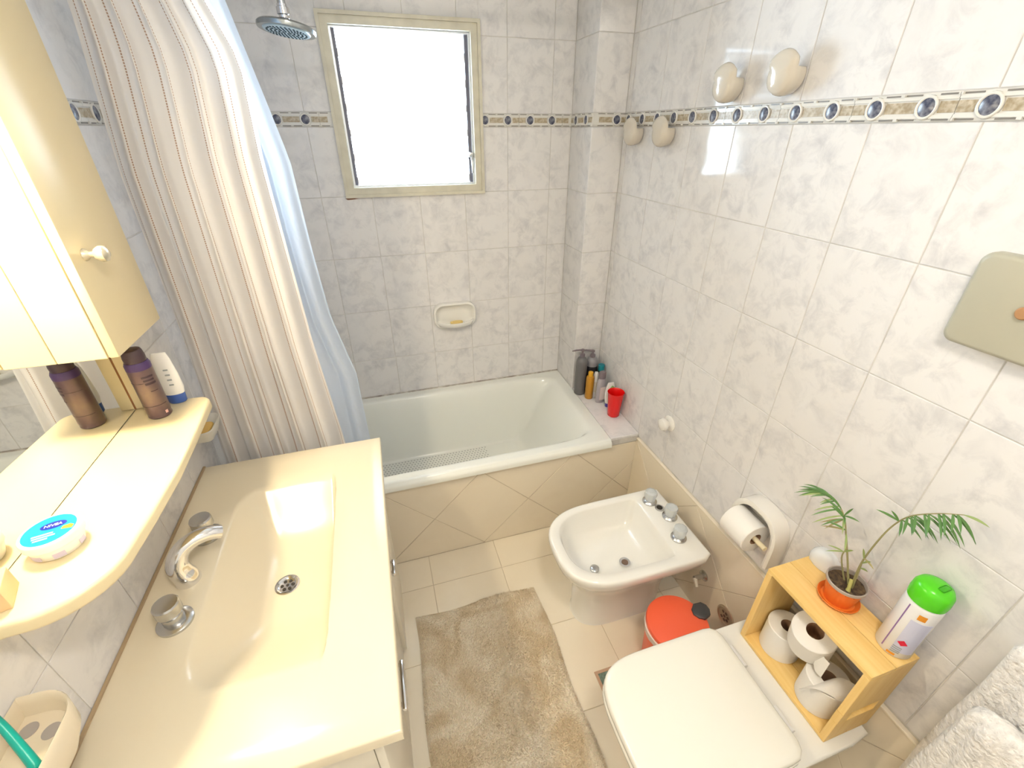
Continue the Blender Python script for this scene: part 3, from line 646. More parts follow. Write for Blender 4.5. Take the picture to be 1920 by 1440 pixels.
tbr = thing('toothbrush', (-1.600, -1.662, .968), 'teal toothbrush leaning in the cream tray by the wall', 'toothbrush')
tb.build('handle', mat('teal_plastic', (.0, .30, .25), .3), tbr, smooth=True)
hd = MB().box((-1.6525, -1.610, 1.128), (-1.6465, -1.599, 1.155), bev=.002).build('head', MATS['teal_plastic'], tbr, smooth=True)
MB().box((-1.6463, -1.609, 1.131), (-1.637, -1.600, 1.153)).build('bristles', WHITEP, hd)

# ------------------------------------------------------------------ soap dish on back wall
sd = thing('ceramic_soap_dish', (-.727, 0, .87), 'white ceramic soap dish set into the back wall above the tub', 'soap dish')
P = rrect(-.833, -.622, .860, .985, .045, 8)
cx, cz = -.7275, .922; sc = lambda kx, kz, y, dz=0: [(cx+(x-cx)*kx, y, cz+(z-cz)*kz+dz) for x, z in P]
mb = MB(); mb.rings([sc(1.0, 1.0, -.0004), sc(1, 1, -.024), sc(.985, .97, -.031), sc(.95, .92, -.033), sc(.90, .84, -.029), sc(.84, .72, -.008, -.004), sc(.6, .35, -.005, -.006)], True, True); mb.build('plate', CERAMIC, sd, smooth=True, angle=70)
Pd = [(-.727+.096*math.cos(PI+PI*k/20), -.014-.062*math.sin(PI*k/20)) for k in range(21)]
lowr = [(x, y+.0, .884+.0*(y)) for x, y in Pd]
mb = MB()
ring = lambda s, z, dy=0: [(-.727+(x+.727)*s, -.010+(y+.010)*s+dy, z) for x, y in Pd]
mb.rings([ring(.55, .866), ring(.9, .873), ring(1.0, .893), ring(.98, .897), ring(.92, .893), ring(.7, .880)], True, True); mb.build('lip_tray', CERAMIC, sd, smooth=True, angle=60)
sp = MB(); rounded_slab(sp, [(-.722+.030*math.cos(2*PI*k/20)*(1+.15*math.sin(3*k)), -.028+.013*math.sin(2*PI*k/20)) for k in range(20)], .8808, .8925, .004)
tag(sp.build('soap_piece', mat('yellow_soap', (.80, .60, .22), .45), smooth=True), 'worn yellow piece of soap in the white dish on the back wall', 'soap')

# ------------------------------------------------------------------ bottles and cup on the ledge
def lz(y): return interp(y, [YA, -PD], [.4845, .504])+.0008
def bottle(name, x, y, label, cat='bottle'): 
    return thing(name, (x, y, lz(y)), label, cat), (x, y, lz(y))
def pump(root, c, h, r, M, capm, yaw, bod='body'):
    MB().lathe([(r*.93, 0), (r, .004), (r, h*.80), (r*.96, h*.86), (r*.7, h*.925), (r*.42, h*.95), (r*.40, h*.96)], c, n=28).build(bod, M, root, smooth=True)
    p = MB().lathe([(r*.46, h*.961), (r*.46, h*1.02), (r*.25, h*1.03), (r*.17, h*1.035), (r*.17, h*1.10)], c, n=20).build('pump_collar', capm, root, smooth=True)
    mb = MB(); mb.lathe([(r*.30, h*1.10), (r*.32, h*1.115), (r*.28, h*1.14)], c, n=16)
    d = Vector((math.cos(yaw), math.sin(yaw), 0)); q = Vector(c)+Vector((0, 0, h*1.125)); mb.tube([q, q+d*r*1.2, q+d*r*1.9+Vector((0, 0, -.004))], [r*.17, r*.15, r*.11], 10); mb.build('nozzle', capm, root, smooth=True)
GREYB = mat('slate_grey_plastic', (.14, .135, .14), .35); GREYL = mat('grey_plastic', (.27, .26, .28), .35); NEAR = mat('black_plastic', (.025, .025, .03), .3); CAPM = mat('mauve_grey_plastic', (.20, .16, .18), .4)
r, c = bottle('pump_bottle', -.127, -.262, 'tall slate grey pump bottle at the tub edge of the ledge'); pump(r, c, .225, .029, GREYB, CAPM, PI*.95)
r, c = bottle('pump_bottle', -.060, -.246, 'black pump bottle with grey shoulders at the back of the ledge'); pump(r, c, .205, .031, GREYL, CAPM, PI*.85)
MB().lathe([(.0313, .02), (.0313, .150)], c, n=28).build('label_sleeve', NEAR, r, smooth=True)
r, c = bottle('amber_bottle', -.099, -.318, 'slim amber bottle with a gold cap standing on the ledge')
AMB = mat('amber_plastic', (.52, .24, .02), .3)
MB().lathe([(.019, 0), (.021, .003), (.021, .118), (.019, .126), (.013, .130)], c, n=28).build('body', AMB, r, smooth=True); MB().lathe([(.0125, .1302), (.0125, .152), (.010, .154)], c, n=20).build('cap', mat('gold_cap', (.80, .42, .03), .25), r, smooth=True)
r, c = bottle('teal_cap_bottle', -.024, -.286, 'dark bottle with a round teal cap behind the grey bottle')
MB().lathe([(.017, 0), (.018, .003), (.018, .125), (.012, .135)], c, n=24).build('body', mat('deep_green_plastic', (.02, .06, .06), .3), r, smooth=True); MB().lathe([(.0165, .1352), (.0165, .165), (.013, .168)], c, n=24).build('cap', mat('teal_cap', (.01, .24, .30), .3), r, smooth=True)
r, c = bottle('white_tube', -.064, -.312, 'slim white tube between the amber and the lilac grey bottles')
MB().lathe([(.012, 0), (.013, .003), (.013, .130), (.009, .142), (.004, .144)], c, n=20).build('body', WHITEP, r, smooth=True); MB().lathe([(.0132, .030), (.0132, .090)], c, n=20).build('label_sleeve', mat('cream_label', (.75, .70, .60), .5), r, smooth=True)
r, c = bottle('shampoo_bottle', -.060, -.368, 'lilac grey flat bottle with a mauve flip cap on the ledge')
oval_loft(MB(), c, [(.022, .014, 0), (.024, .016, .004), (.025, .017, .06), (.024, .016, .115), (.018, .013, .135), (.015, .012, .139)]).build('body', mat('lilac_grey_plastic', (.40, .37, .40), .35), r, smooth=True)
oval_loft(MB(), c, [(.019, .014, .1392), (.019, .014, .172), (.016, .012, .176)]).build('cap', CAPM, r, smooth=True)
MB().box((c[0]-.013, c[1]-.0178, c[2]+.02), (c[0]+.016, c[1]-.0165, c[2]+.095)).build('label', mat('pinkish_label', (.70, .60, .58), .5), r)
r, c = bottle('green_white_bottle', -.036, -.418, 'white and green flat bottle on a blue cap behind the red cup')
oval_loft(MB(), c, [(.017, .012, 0), (.0185, .013, .003), (.020, .0135, .022)]).build('cap', mat('violet_blue_cap', (.06, .05, .36), .35), r, smooth=True)
oval_loft(MB(), c, [(.020, .0135, .0222), (.026, .014, .05), (.028, .012, .085), (.023, .008, .118), (.017, .003, .138)]).build('body', WHITEP, r, smooth=True)
mb = MB(); mb.prism([(c[0]-.010, c[1]-.0105, c[2]+.066), (c[0]+.016, c[1]-.0095, c[2]+.075), (c[0]+.020, c[1]-.0075, c[2]+.112), (c[0]+.004, c[1]-.0075, c[2]+.125), (c[0]-.012, c[1]-.0085, c[2]+.105)], (0, -.0035, 0)); mb.build('green_print', mat('green_print', (.28, .52, .18), .45), r)
cc = (-.047, -.492, lz(-.492))
tag(MB().lathe([(.027, 0), (.029, .002), (.034, .074), (.039, .127), (.041, .131), (.040, .133), (.037, .129), (.031, .06), (.026, .006)], cc, n=40).build('plastic_cup', mat('red_plastic', (.80, .004, .004), .22), smooth=True, angle=60), 'bright red plastic cup standing on the ledge by the wall', 'cup')

# ------------------------------------------------------------------ wall hooks
HOOKM = mat('ivory_ceramic_hook', (.64, .58, .49), .12, coat=.3)
def hook_mesh(big=1.0):
    mb = MB(); R = []; n = 36
    prof = [(.0, .022), (.003, .0265), (.009, .0295), (.018, .0310), (.027, .0320), (.036, .0310), (.044, .0275), (.049, .021), (.052, .012), (.053, .003)]
    fine = []
    for i in range(len(prof)-1):
        for k in range(3): t = k/3; fine.append(tuple(prof[i][j]*(1-t)+prof[i+1][j]*t for j in (0, 1)))
    fine.append(prof[-1])
    for h, r in fine:
        ring = []
        for j in range(n):
            a = 2*PI*j/n; upw = math.cos(a)
            s_ = sstep((upw-.35)/.25); dip = math.exp(-((h-.0245)/.0085)**4); rr = r+.010*s_*sstep((h-.030)/.008)*sstep((.0535-h)/.004)
            zz = min(rr*math.cos(a), .012+.040*sstep((h-.033)/.008)); ring.append((-h*1.12, rr*math.sin(a)*big, zz*big))
        R.append(ring)
    mb.rings(R); me = bpy.data.meshes.new('hook'); me.from_pydata(mb.v, [], mb.f); me.materials.append(HOOKM)
    bm = bmesh.new(); bm.from_mesh(me); bmesh.ops.recalc_face_normals(bm, faces=bm.faces[:]); bm.to_mesh(me); bm.free()
    me.polygons.foreach_set('use_smooth', [True]*len(me.polygons)); return me
hm = hook_mesh(1.36)
for y, z, label in ((-.822, 1.832, 'ivory ceramic hook above the border, farther from the camera of the upper pair'), (-1.026, 1.838, 'ivory ceramic hook above the border, nearer to the camera of the upper pair'),
                    (-.332, 1.712, 'ivory ceramic hook under the border, closest to the corner pillar'), (-.536, 1.712, 'ivory ceramic hook under the border, second from the corner pillar')):
    o = bpy.data.objects.new('wall_hook', hm); COL.objects.link(o); o.location = (-.0003, y, z); tag(o, label, 'hook', 'ceramic wall hooks')
WC = mat('white_glazed_ceramic', (.84, .81, .76), .1, coat=.3)
kn = thing('wall_hook', (0, -.852, .672), 'white round ceramic knob low on the right wall above the bidet', 'hook', 'ceramic wall hooks')
MB().lathe([(.033, .0005), (.034, .005), (.030, .010), (.018, .013)], (0, -.852, .672), '-x', 32).build('base_plate', WC, kn, smooth=True)
MB().lathe([(.016, .0125), (.017, .020), (.026, .026), (.028, .034), (.024, .043), (.012, .048), (.002, .049)], (0, -.852, .672), '-x', 32).build('ball', WC, kn, smooth=True)
dm = MB().lathe([(.040, .0005), (.041, .008), (.038, .018), (.030, .027), (.016, .032), (.003, .033)], (0, -1.575, .694), '-x', 36)
dm.v = [(x, y, max(z, CZb_+.0006)) for x, y, z in dm.v]
tag(dm.build('ceramic_dome', mat('bluish_white_glaze', (.78, .80, .82), .12), smooth=True), 'white domed cap on the wall behind the potted palm', 'wall cap')

# ------------------------------------------------------------------ toilet paper holder
ph = thing('paper_holder', (0, -1.375, .5), 'white ceramic arched toilet paper holder on the right wall', 'paper holder')
arch = []; n = 24; cyh, czh = -1.378, .615
def arc(hw, top, bot):
    P = [(cyh+hw, bot)]
    for k in range(n+1): a = PI*k/n; P.append((cyh+hw*math.copysign(abs(math.cos(a))**.75, math.cos(a)), czh+(top-czh)*abs(math.sin(a))**.8))
    P.append((cyh-hw, bot)); return P
O_, I_ = arc(.090, .722, .545), arc(.074, .704, .548)
mb = MB(); xs_ = [-.0005, -.030, -.056, -.060, -.056, -.030, -.0005]; Rg = []
for i, x in enumerate(xs_):
    q = O_ if i < 3 else (I_ if i > 3 else [((a[0]+b[0])/2, (a[1]+b[1])/2) for a, b in zip(O_, I_)])
    Rg.append([(x, y, z) for y, z in q])
mb.rings(Rg, False, False, closed=False)
nO = len(O_)
for e in (0, nO-1): mb.add([Rg[i][e] for i in range(7)], [tuple(range(7))])
mb.build('hood', WC, ph, smooth=True, angle=50)
MB().box((-.010, cyh-.076, .535), (-.0006, cyh+.076, .64), bev=.003).build('back_plate', WC, ph, smooth=True)
MB().tube([(-.066, cyh-.073, .622), (-.066, cyh+.073, .622)], .008, 14).build('spindle', mat('cream_spindle', (.80, .70, .48), .4), ph, smooth=True)
def roll_mesh(mb, c, axis, r, h, n=36):
    mb.lathe([(.020, 0), (r-.002, 0), (r, .002), (r, h-.002), (r-.002, h), (.020, h)], c, axis, n, 0, False, False)
    mb.lathe([(.020, h), (.020, 0)], c, axis, n, 1, False, False); return mb
tp = thing('toilet_roll', (-.066, cyh, .56), 'white toilet roll hanging in the ceramic wall holder', 'toilet roll', 'toilet rolls')
mb = roll_mesh(MB(), (-.066, cyh-.046+.012, .622), 'y', .052, .098); mb.build('paper', [PAPER, CARD], tp, smooth=True)
# ------------------------------------------------------------------ wall box on the right
wbx = thing('wall_box', (0, -1.66, 1.36), 'khaki grey plastic box with rounded corners on the right wall', 'wall box')
P = rrect(-1.745, -1.575, 1.366, 1.536, .018, 6); cyb, czb = -1.66, 1.451
sc = lambda k, x: [(x, cyb+(y-cyb)*k, czb+(z-czb)*k) for y, z in P]
KH = mat('khaki_grey_plastic', (.43, .41, .32), .4)
MB().rings([sc(1, -.0005), sc(1, -.016), sc(.985, -.022), sc(.93, -.026), sc(.90, -.0265)]).build('cover', KH, wbx, smooth=True, angle=60)
MB().lathe([(.011, .0262), (.011, .031), (.009, .033)], (0, -1.672, 1.452), '-x', 20).build('button', mat('terracotta_button', (.42, .22, .10), .4), wbx, smooth=True)

# ------------------------------------------------------------------ bidet
bd = thing('bidet', (-.33, -1.105, 0), 'white ceramic bidet with crystal taps beside the bathtub', 'bidet')
BC = (-.36, -1.105)
def rad_poly(P, c, n):
    out = []
    for k in range(n):
        a = 2*PI*k/n; d = (math.cos(a), math.sin(a)); best = 0
        for i in range(len(P)):
            (x1, y1), (x2, y2) = P[i], P[(i+1) % len(P)]; ex, ey = x2-x1, y2-y1; den = d[0]*ey-d[1]*ex
            if abs(den) < 1e-12: continue
            t = ((x1-c[0])*ey-(y1-c[1])*ex)/den; s = ((x1-c[0])*d[1]-(y1-c[1])*d[0])/den
            if t > 0 and -1e-9 <= s <= 1+1e-9: best = max(best, t)
        out.append((c[0]+d[0]*best, c[1]+d[1]*best))
    return out
def dshape(xf, xb, y0, y1, p, rb, xc, n=28):
    # superelliptic front reaching xf, straight sides from xc to a nearly square back at xb
    P = []; cy_ = (y0+y1)/2; B = (y1-y0)/2; A = xc-xf
    for k in range(7): a = PI/2*k/6; P.append((xb-rb+rb*math.cos(a), y1-rb+rb*math.sin(a)))
    for k in range(n+1):
        a = PI/2+PI*k/n; c_, s_ = math.cos(a), math.sin(a)
        P.append((xc-A*abs(c_)**(2/p), cy_+B*math.copysign(abs(s_)**(2/p), s_)))
    for k in range(7): a = 1.5*PI+PI/2*k/6; P.append((xb-rb+rb*math.cos(a), y0+rb+rb*math.sin(a)))
    return P
NB = 72
OUT = rad_poly(dshape(-.602, -.062, -1.292, -.920, 2.7, .012, -.36), BC, NB)
INN = rad_poly(dshape(-.560, -.185, -1.248, -.951, 2.8, .012, -.36), BC, NB)
PED = rad_poly(dshape(-.500, -.16, -1.192, -1.022, 2.6, .03, -.36), BC, NB)
def sc2(P, k, z, c=BC, dx=0): return [(c[0]+(x-c[0])*k+dx, c[1]+(y-c[1])*k, z) for x, y in P]
def mixp(P, Q, t, z): return [(a[0]*(1-t)+b[0]*t, a[1]*(1-t)+b[1]*t, z) for a, b in zip(P, Q)]
mb = MB()
mb.rings([sc2(PED, 1.04, .0), sc2(PED, 1.0, .012), mixp(PED, OUT, .05, .18), mixp(PED, OUT, .30, .255), mixp(PED, OUT, .72, .315), mixp(PED, OUT, .93, .35), sc2(OUT, 1, .378), sc2(OUT, 1, .392), sc2(OUT, .985, .3985), sc2(OUT, .96, .400), sc2(INN, 1.02, .3985), sc2(INN, .99, .392), sc2(INN, .95, .365), sc2(INN, .86, .315), sc2(INN, .70, .292), sc2(INN, .3, .286)], True, True)
mb.build('bowl', CERAMIC, bd, smooth=True, angle=75)
CRY = mat('clear_crystal', (.90, .93, .94), .08, trans=.55, metal=0); 
for x, y in ((-.135, -.988), (-.105, -1.084), (-.134, -1.183)):
    k = MB().lathe([(.021, .414), (.0225, .421), (.0255, .440), (.0235, .452), (.014, .456)], (x, y, 0), n=10).build('tap_knob', CRY, bd, smooth=True, angle=20)
    MB().lathe([(.029, .4003), (.029, .405), (.024, .410), (.018, .4138)], (x, y, 0), n=24).build('tap_base', CHROMED, k, smooth=True)
MB().lathe([(.018, .4003), (.018, .4035), (.0125, .404)], (-.118, -1.033, 0), n=20).build('spout_hole', CHROMED, bd, smooth=True)
MB().lathe([(.012, .4041), (.012, .4046)], (-.118, -1.033, 0), n=16).build('dark_opening', DARK, bd)
d_ = MB().lathe([(.021, .2875), (.021, .291), (.017, .2915), (.0135, .2895)], (-.325, -1.150, .004), n=28).build('drain', CHROME, bd, smooth=True)
MB().lathe([(.0125, .2897), (.0125, .2902)], (-.325, -1.150, .004), n=20).build('drain_hole', mat('brown_hole', (.16, .10, .07), .6), d_)
MB().lathe([(.017, .288), (.017, .296), (.014, .2985), (.005, .2995)], (-.450, -1.145, .004), n=24).build('plug', CHROMED, bd, smooth=True)
vp = thing('angle_valve', (-.012, -1.245, .19), 'small metal water valve on the wall behind the bidet', 'valve')
MB().lathe([(.022, 0), (.022, .004), (.010, .010), (.010, .045)], (-WT-.0005, -1.235, .20), '-x', 20).build('flange', CHROMED, vp, smooth=True)
MB().tube([(-.052, -1.235, .20), (-.060, -1.262, .185)], [.010, .006], 12).build('stem', mat('ivory_plastic', (.75, .68, .55), .4), vp, smooth=True)
vg = thing('wall_vent', (-WT-.0005, -1.375, .15), 'round chrome pierced cap low on the wall behind the red bin', 'vent')
MB().lathe([(.040, .0005), (.040, .004), (.034, .008), (.030, .006), (.028, .0055)], (-WT-.0005, -1.375, .15), '-x', 32).build('ring', mat('warm_chrome', (.66, .56, .44), .3, metal=.8), vg, smooth=True)
for k in range(7):
    a = 2*PI*k/7; MB().lathe([(.006, .0056), (.006, .0064)], (-WT-.0005, -1.375+.017*math.cos(a)*(k > 0), .15+.017*math.sin(a)*(k > 0)), '-x', 12).build('vent_hole', MATS['brown_hole'], vg)

# ------------------------------------------------------------------ red pedal bin
bc = (-.252, -1.395, 0)
bn = thing('pedal_bin', bc, 'orange red pedal bin with a white bag between bidet and toilet', 'bin')
RED = mat('coral_red_plastic', (.95, .145, .065), .35)
MB().lathe([(.088, 0), (.090, .004), (.101, .225), (.101, .232), (.098, .232), (.088, .01)], bc, n=48, cap1=True).build('body', RED, bn, smooth=True)
# lid, slightly domed
MB().lathe([(.106, .236), (.107, .242), (.104, .250), (.085, .256), (.05, .260), (.01, .261)], bc, n=56).build('lid', RED, bn, smooth=True)
mb = MB(); n = 60; R = []
for j in range(n): pass
ring = lambda r0, h0, amp, f: [((r0+amp*math.sin(f*2*PI*j/n+1.3*math.sin(j)))*math.cos(2*PI*j/n)+bc[0], (r0+amp*math.sin(f*2*PI*j/n+1.3*math.sin(j)))*math.sin(2*PI*j/n)+bc[1], h0+.4*amp*math.cos(5*j)) for j in range(n)]
mb.rings([ring(.1035, .200, .0022, 9), ring(.1075, .215, .0025, 11), ring(.109, .232, .0012, 7), ring(.1042, .2352, .0003, 7)], False, False); mb.build('bag_rim', mat('white_bag_film', (.82, .70, .66), .5), bn, smooth=True)
P = [(.072, -.022), (.090, -.034), (.116, -.030), (.128, -.014), (.130, .004), (.120, .020), (.092, .026), (.072, .014), (.064, -.004)]
mb = MB(); ang = math.radians(8); Q = [(bc[0]+x*math.cos(ang)-y*math.sin(ang), bc[1]+x*math.sin(ang)+y*math.cos(ang)) for x, y in P]
mb.rings([[(x, y, .2535) for x, y in Q], [(x, y, .263) for x, y in Q], [(bc[0]+.098+(x-bc[0]-.098)*.8, bc[1]+(y-bc[1])*.8, .266) for x, y in Q]]); mb.build('hinge', mat('charcoal_plastic', (.06, .06, .065), .4), bn, smooth=True)
mb = MB(); mb.box((-.150, -.026, .012), (-.085, .026, .022), bev=.004); mb.xf(Matrix.Translation(bc) @ Matrix.Rotation(math.radians(18), 4, 'Z')); mb.build('pedal', mat('dark_red_plastic', (.30, .04, .03), .4), bn, smooth=True)

# ------------------------------------------------------------------ toilet
TCN = (-.43, -1.683)
tl = thing('toilet', (-.38, -1.683, 0), 'white toilet with its square lid closed beside the wooden crate', 'toilet')
NT = 80
LID = rad_poly(dshape(-.655, -.240, -1.852, -1.511, 3.7, .035, -.46), TCN, NT)
BOD = rad_poly(dshape(-.645, -.022, -1.858, -1.505, 3.5, .02, -.45), TCN, NT)
PDT = rad_poly(dshape(-.47, -.03, -1.79, -1.575, 2.6, .02, -.36), TCN, NT)
mb = MB()
mb.rings([sc2(PDT, 1.02, 0, TCN), sc2(PDT, 1, .02, TCN), mixp(PDT, BOD, .08, .18), mixp(PDT, BOD, .45, .28), mixp(PDT, BOD, .85, .335), sc2(BOD, 1, .360, TCN), sc2(BOD, 1, .370, TCN), sc2(BOD, .988, .3745, TCN), sc2(BOD, .97, .3755, TCN)]); mb.build('bowl', CERAMIC, tl, smooth=True, angle=70)
SEATP = mat('white_seat_plastic', (.86, .84, .77), .18)
mb = MB(); mb.rings([sc2(LID, .985, .3765, TCN), sc2(LID, 1.004, .380, TCN), sc2(LID, 1.004, .390, TCN), sc2(LID, .985, .3935, TCN)]); mb.build('seat', SEATP, tl, smooth=True, angle=60)
mb = MB(); mb.rings([sc2(LID, .975, .3945, TCN), sc2(LID, .995, .3975, TCN), sc2(LID, 1.0, .408, TCN), sc2(LID, .993, .4165, TCN), sc2(LID, .972, .4205, TCN), sc2(LID, .90, .4225, TCN), sc2(LID, .5, .4235, TCN)]); mb.build('lid', SEATP, tl, smooth=True, angle=60)
for y in (-1.600, -1.765): MB().tube([(-.226, y-.03, .388), (-.226, y+.03, .388)], .011, 14).build('hinge', WHITEP, tl, smooth=True)

# ------------------------------------------------------------------ wooden crate on the toilet
CX0, CX1, CYa, CYb, CZa, CZb, ct = -.160, -.013, -1.832, -1.540, .3765, .682, .012
cr = thing('wooden_crate', ((CX0+CX1)/2, (CYa+CYb)/2, CZa), 'pine crate on its side on the toilet, open towards the room', 'crate')
for i in range(2):
    d = (CX1-CX0)/2
    MB().box((CX0+i*d+.0006, CYa, CZb-ct), (CX0+(i+1)*d-.0006, CYb, CZb), bev=.0012).build('top_board', WOODY, cr)
    MB().box((CX0+i*d+.0006, CYa, CZa), (CX0+(i+1)*d-.0006, CYb, CZa+ct), bev=.0012).build('bottom_board', WOODY, cr)
MB().box((CX0, CYb-.016, CZa+ct+.0004), (CX1, CYb, CZb-ct-.0004), bev=.0012).build('side_board', WOODZ, cr)
# near side with a hand slot: two rails and uprights
MB().box((CX0, CYa, CZa+ct+.0004), (CX1, CYa+.016, CZa+.095), bev=.0012).build('side_board', WOODZ, cr)
MB().box((CX0, CYa, CZa+.135), (CX1, CYa+.016, CZb-ct-.0004), bev=.0012).build('side_board', WOODZ, cr)
for x0, x1 in ((CX0, CX0+.030), (CX1-.030, CX1)): MB().box((x0, CYa, CZa+.0955), (x1, CYa+.016, CZa+.1345)).build('side_upright', WOODZ, cr)
MB().tube([(-.095, CYa+.0165, .43), (-.06, CYa+.0165, .43)], .002, 6).build('staple', CHROMED, cr)
# toilet rolls in the crate
def roll(name, M, label, r=.052, h=.100, tail=None):
    mb = roll_mesh(MB(), (0, 0, 0), 'z', r, h); mb.xf(M)
    A = np.array(mb.v); base = ((A[:, 0].min()+A[:, 0].max())/2, (A[:, 1].min()+A[:, 1].max())/2, A[:, 2].min())
    t = thing(name, base, label, 'toilet roll', 'toilet rolls'); mb.build('paper', [PAPER, CARD], t, smooth=True)
    if tail: tail(t)
    return t
zb = CZa+ct+.0008
roll('toilet_roll', Matrix.Translation((-.086, -1.6095, zb)), 'toilet roll standing upright at the far end of the crate')
def tail3(t):
    pts = catmull([(-.135, -1.748, zb+.085), (-.120, -1.768, zb+.110), (-.095, -1.798, zb+.100), (-.092, -1.808, zb+.060)], 6); mb = MB()
    A_ = []; B_ = []
    for i, p in enumerate(pts):
        k = i/(len(pts)-1); A_.append(p+Vector((-.030*(1-k)-.022, .004, .002))); B_.append(p+Vector((.045, -.003+.004*math.sin(5*k), .006)))
    mb.rings([A_, B_, [b+Vector((0, 0, -.0006)) for b in B_], [a+Vector((0, 0, -.0006)) for a in A_]], False, False, closed=False); mb.build('loose_sheet', PAPER, t, smooth=True)
roll('toilet_roll', Matrix.Translation((-.098, -1.750, zb)), 'toilet roll with a loose sheet at the near end of the crate', tail=tail3)
def tail2(t):
    mb = MB(); pts = catmull([(-.126, -1.718, zb+.160), (-.130, -1.732, zb+.150), (-.126, -1.746, zb+.146)], 5)
    A_ = [p+Vector((.0, .0, -.035)) for p in pts]; B_ = [p+Vector((.0, .0, .030)) for p in pts]
    mb.rings([A_, B_, [b+Vector((.0006, 0, 0)) for b in B_], [a+Vector((.0006, 0, 0)) for a in A_]], False, False, closed=False); mb.build('loose_sheet', PAPER, t, smooth=True)
roll('toilet_roll', Matrix.Translation((-.088, -1.672, zb+.1215)) @ Matrix.Rotation(math.radians(8), 4, 'X') @ Matrix.Rotation(math.radians(-20), 4, 'Y'), 'toilet roll lying tilted on top of the two others in the crate', tail=tail2)

# ------------------------------------------------------------------ potted palm with saucer
TERRA = mat('orange_terracotta_plastic', (.80, .15, .02), .35); TERRA2 = mat('orange_saucer', (.85, .22, .03), .35)
pc_ = (-.062, -1.664, CZb+.0005)
tag(MB().lathe([(.038, 0), (.040, .001), (.047, .010), (.046, .0115), (.044, .010), (.037, .004)], pc_, n=40).build('plant_saucer', TERRA2, smooth=True), 'orange plastic saucer under the potted palm on the crate', 'saucer')
pp = thing('potted_palm', (pc_[0], pc_[1], pc_[2]+.0045), 'small green palm in an orange pot on top of the crate', 'plant')
pz = pc_[2]+.0046
MB().lathe([(.030, 0), (.032, .001), (.0415, .058)], (pc_[0], pc_[1], pz), n=40, cap1=False).build('pot', TERRA, pp, smooth=True)
MB().lathe([(.0416, .0582), (.0440, .0585), (.0445, .066), (.0425, .0675), (.041, .066), (.0405, .054)], (pc_[0], pc_[1], pz), n=40, cap0=False, cap1=False).build('pot_rim', mat('grey_brown_rim', (.42, .36, .32), .5), pp, smooth=True)
mb = MB(); n = 28
mb.rings([[(pc_[0]+r*math.cos(2*PI*j/n), pc_[1]+r*math.sin(2*PI*j/n), pz+.055+.003*math.sin(3*j+r*400)) for j in range(n)] for r in (.041, .033, .022, .011, .003)], False, True)
mb.build('soil', mat('dark_soil', (.05, .03, .02), .9, col2=(.16, .10, .05), vscale=90, bump=.8, bscale=200), pp, smooth=True)
LEAF = [mat('leaf_green', (.10, .22, .055), .4), mat('leaf_pale_green', (.28, .36, .12), .45), mat('leaf_dry', (.42, .36, .16), .6)]
STEM = mat('stem_olive', (.30, .27, .12), .5)
def leaflet(parent, a, d, L, wdt, droop, M):
    d = Vector(d).normalized(); side = d.cross(Vector((-.75, -.1, .65))).normalized(); up_ = side.cross(d)
    top, bot = [], []
    for k in range(7):
        t = k/6; p = Vector(a)+d*L*t+Vector((0, 0, -droop*L*t*t)); wv = .8*wdt*max(.02, math.sin(PI*min(1, t*.92+.08))**.8); top.append((p-side*wv, p+side*wv))
    V_ = []; 
    for l, r_ in top: V_ += [l, (l+r_)/2+up_*.0006, r_]
    F_ = []
    for k in range(6):
        for q in (0, 1): F_.append((k*3+q, k*3+q+1, (k+1)*3+q+1, (k+1)*3+q))
    mb = MB(); mb.add(V_, F_); return mb.build('leaflet', M, parent, smooth=True)
def frond(P, r0, r1, spec, seed):
    pts = catmull(P, 6); f = MB().tube(pts, [r0+(r1-r0)*i/(len(pts)-1) for i in range(len(pts))], 8).build('frond', STEM, pp, smooth=True)
    R = random.Random(seed)
    for t, d, L, wd, dr_, mi in spec:
        i = min(len(pts)-1, int(t*(len(pts)-1))); leaflet(f, pts[i], Vector(d)+Vector((R.uniform(-.1, .1), R.uniform(-.1, .1), R.uniform(-.1, .1))), L, wd, dr_, LEAF[mi])
b0 = Vector((pc_[0]+.004, pc_[1]-.004, pz+.052))
# left crown: stem up, then arching away from the camera along the wall
f1 = [b0, (-.062, -1.645, .80), (-.064, -1.618, .86), (-.062, -1.592, .905), (-.058, -1.555, .925), (-.055, -1.520, .915)]
sp1 = []
for k in range(9):
    t = .58+.05*k; L = .055+.02*math.sin(k); 
    sp1.append((t, (-.35+.05*k, .55, .75-.12*k), L, .0034, .35, 0)); sp1.append((t, (-.75, .30, -.15+.03*k), L*.9, .003, .35, k % 2)); 
sp1 += [(.98, (-.1, 1, -.55), .06, .0035, .4, 0), (.95, (.1, 1, .15), .06, .0035, .5, 0), (.62, (-.6, -.6, .3), .04, .003, .3, 0), (.60, (-.5, -.5, -.3), .04, .003, .3, 1), (.60, (.1, -.8, .5), .04, .003, .3, 0), (.57, (-.5, .7, -.5), .05, .003, .2, 2), (.57, (-.6, .3, -.8), .045, .003, .2, 2), (.60, (.0, -.2, 1), .045, .003, .2, 0)]
frond(f1, .0026, .0009, sp1, 1)
f2 = [b0+Vector((.002, .012, 0)), (-.066, -1.632, .80), (-.072, -1.632, .845), (-.070, -1.612, .885)]
frond(f2, .0022, .001, [(.98, (-.4, .9, -.2), .05, .003, .3, 2), (.95, (-.5, .5, .4), .05, .003, .3, 0), (.9, (-.6, -.5, -.1), .045, .003, .4, 1), (.55, (-.3, .9, .1), .035, .0025, .3, 1), (.5, (-.5, .7, -.3), .035, .0025, .3, 1), (.55, (-.2, -.5, .8), .04, .003, .2, 1)], 2)
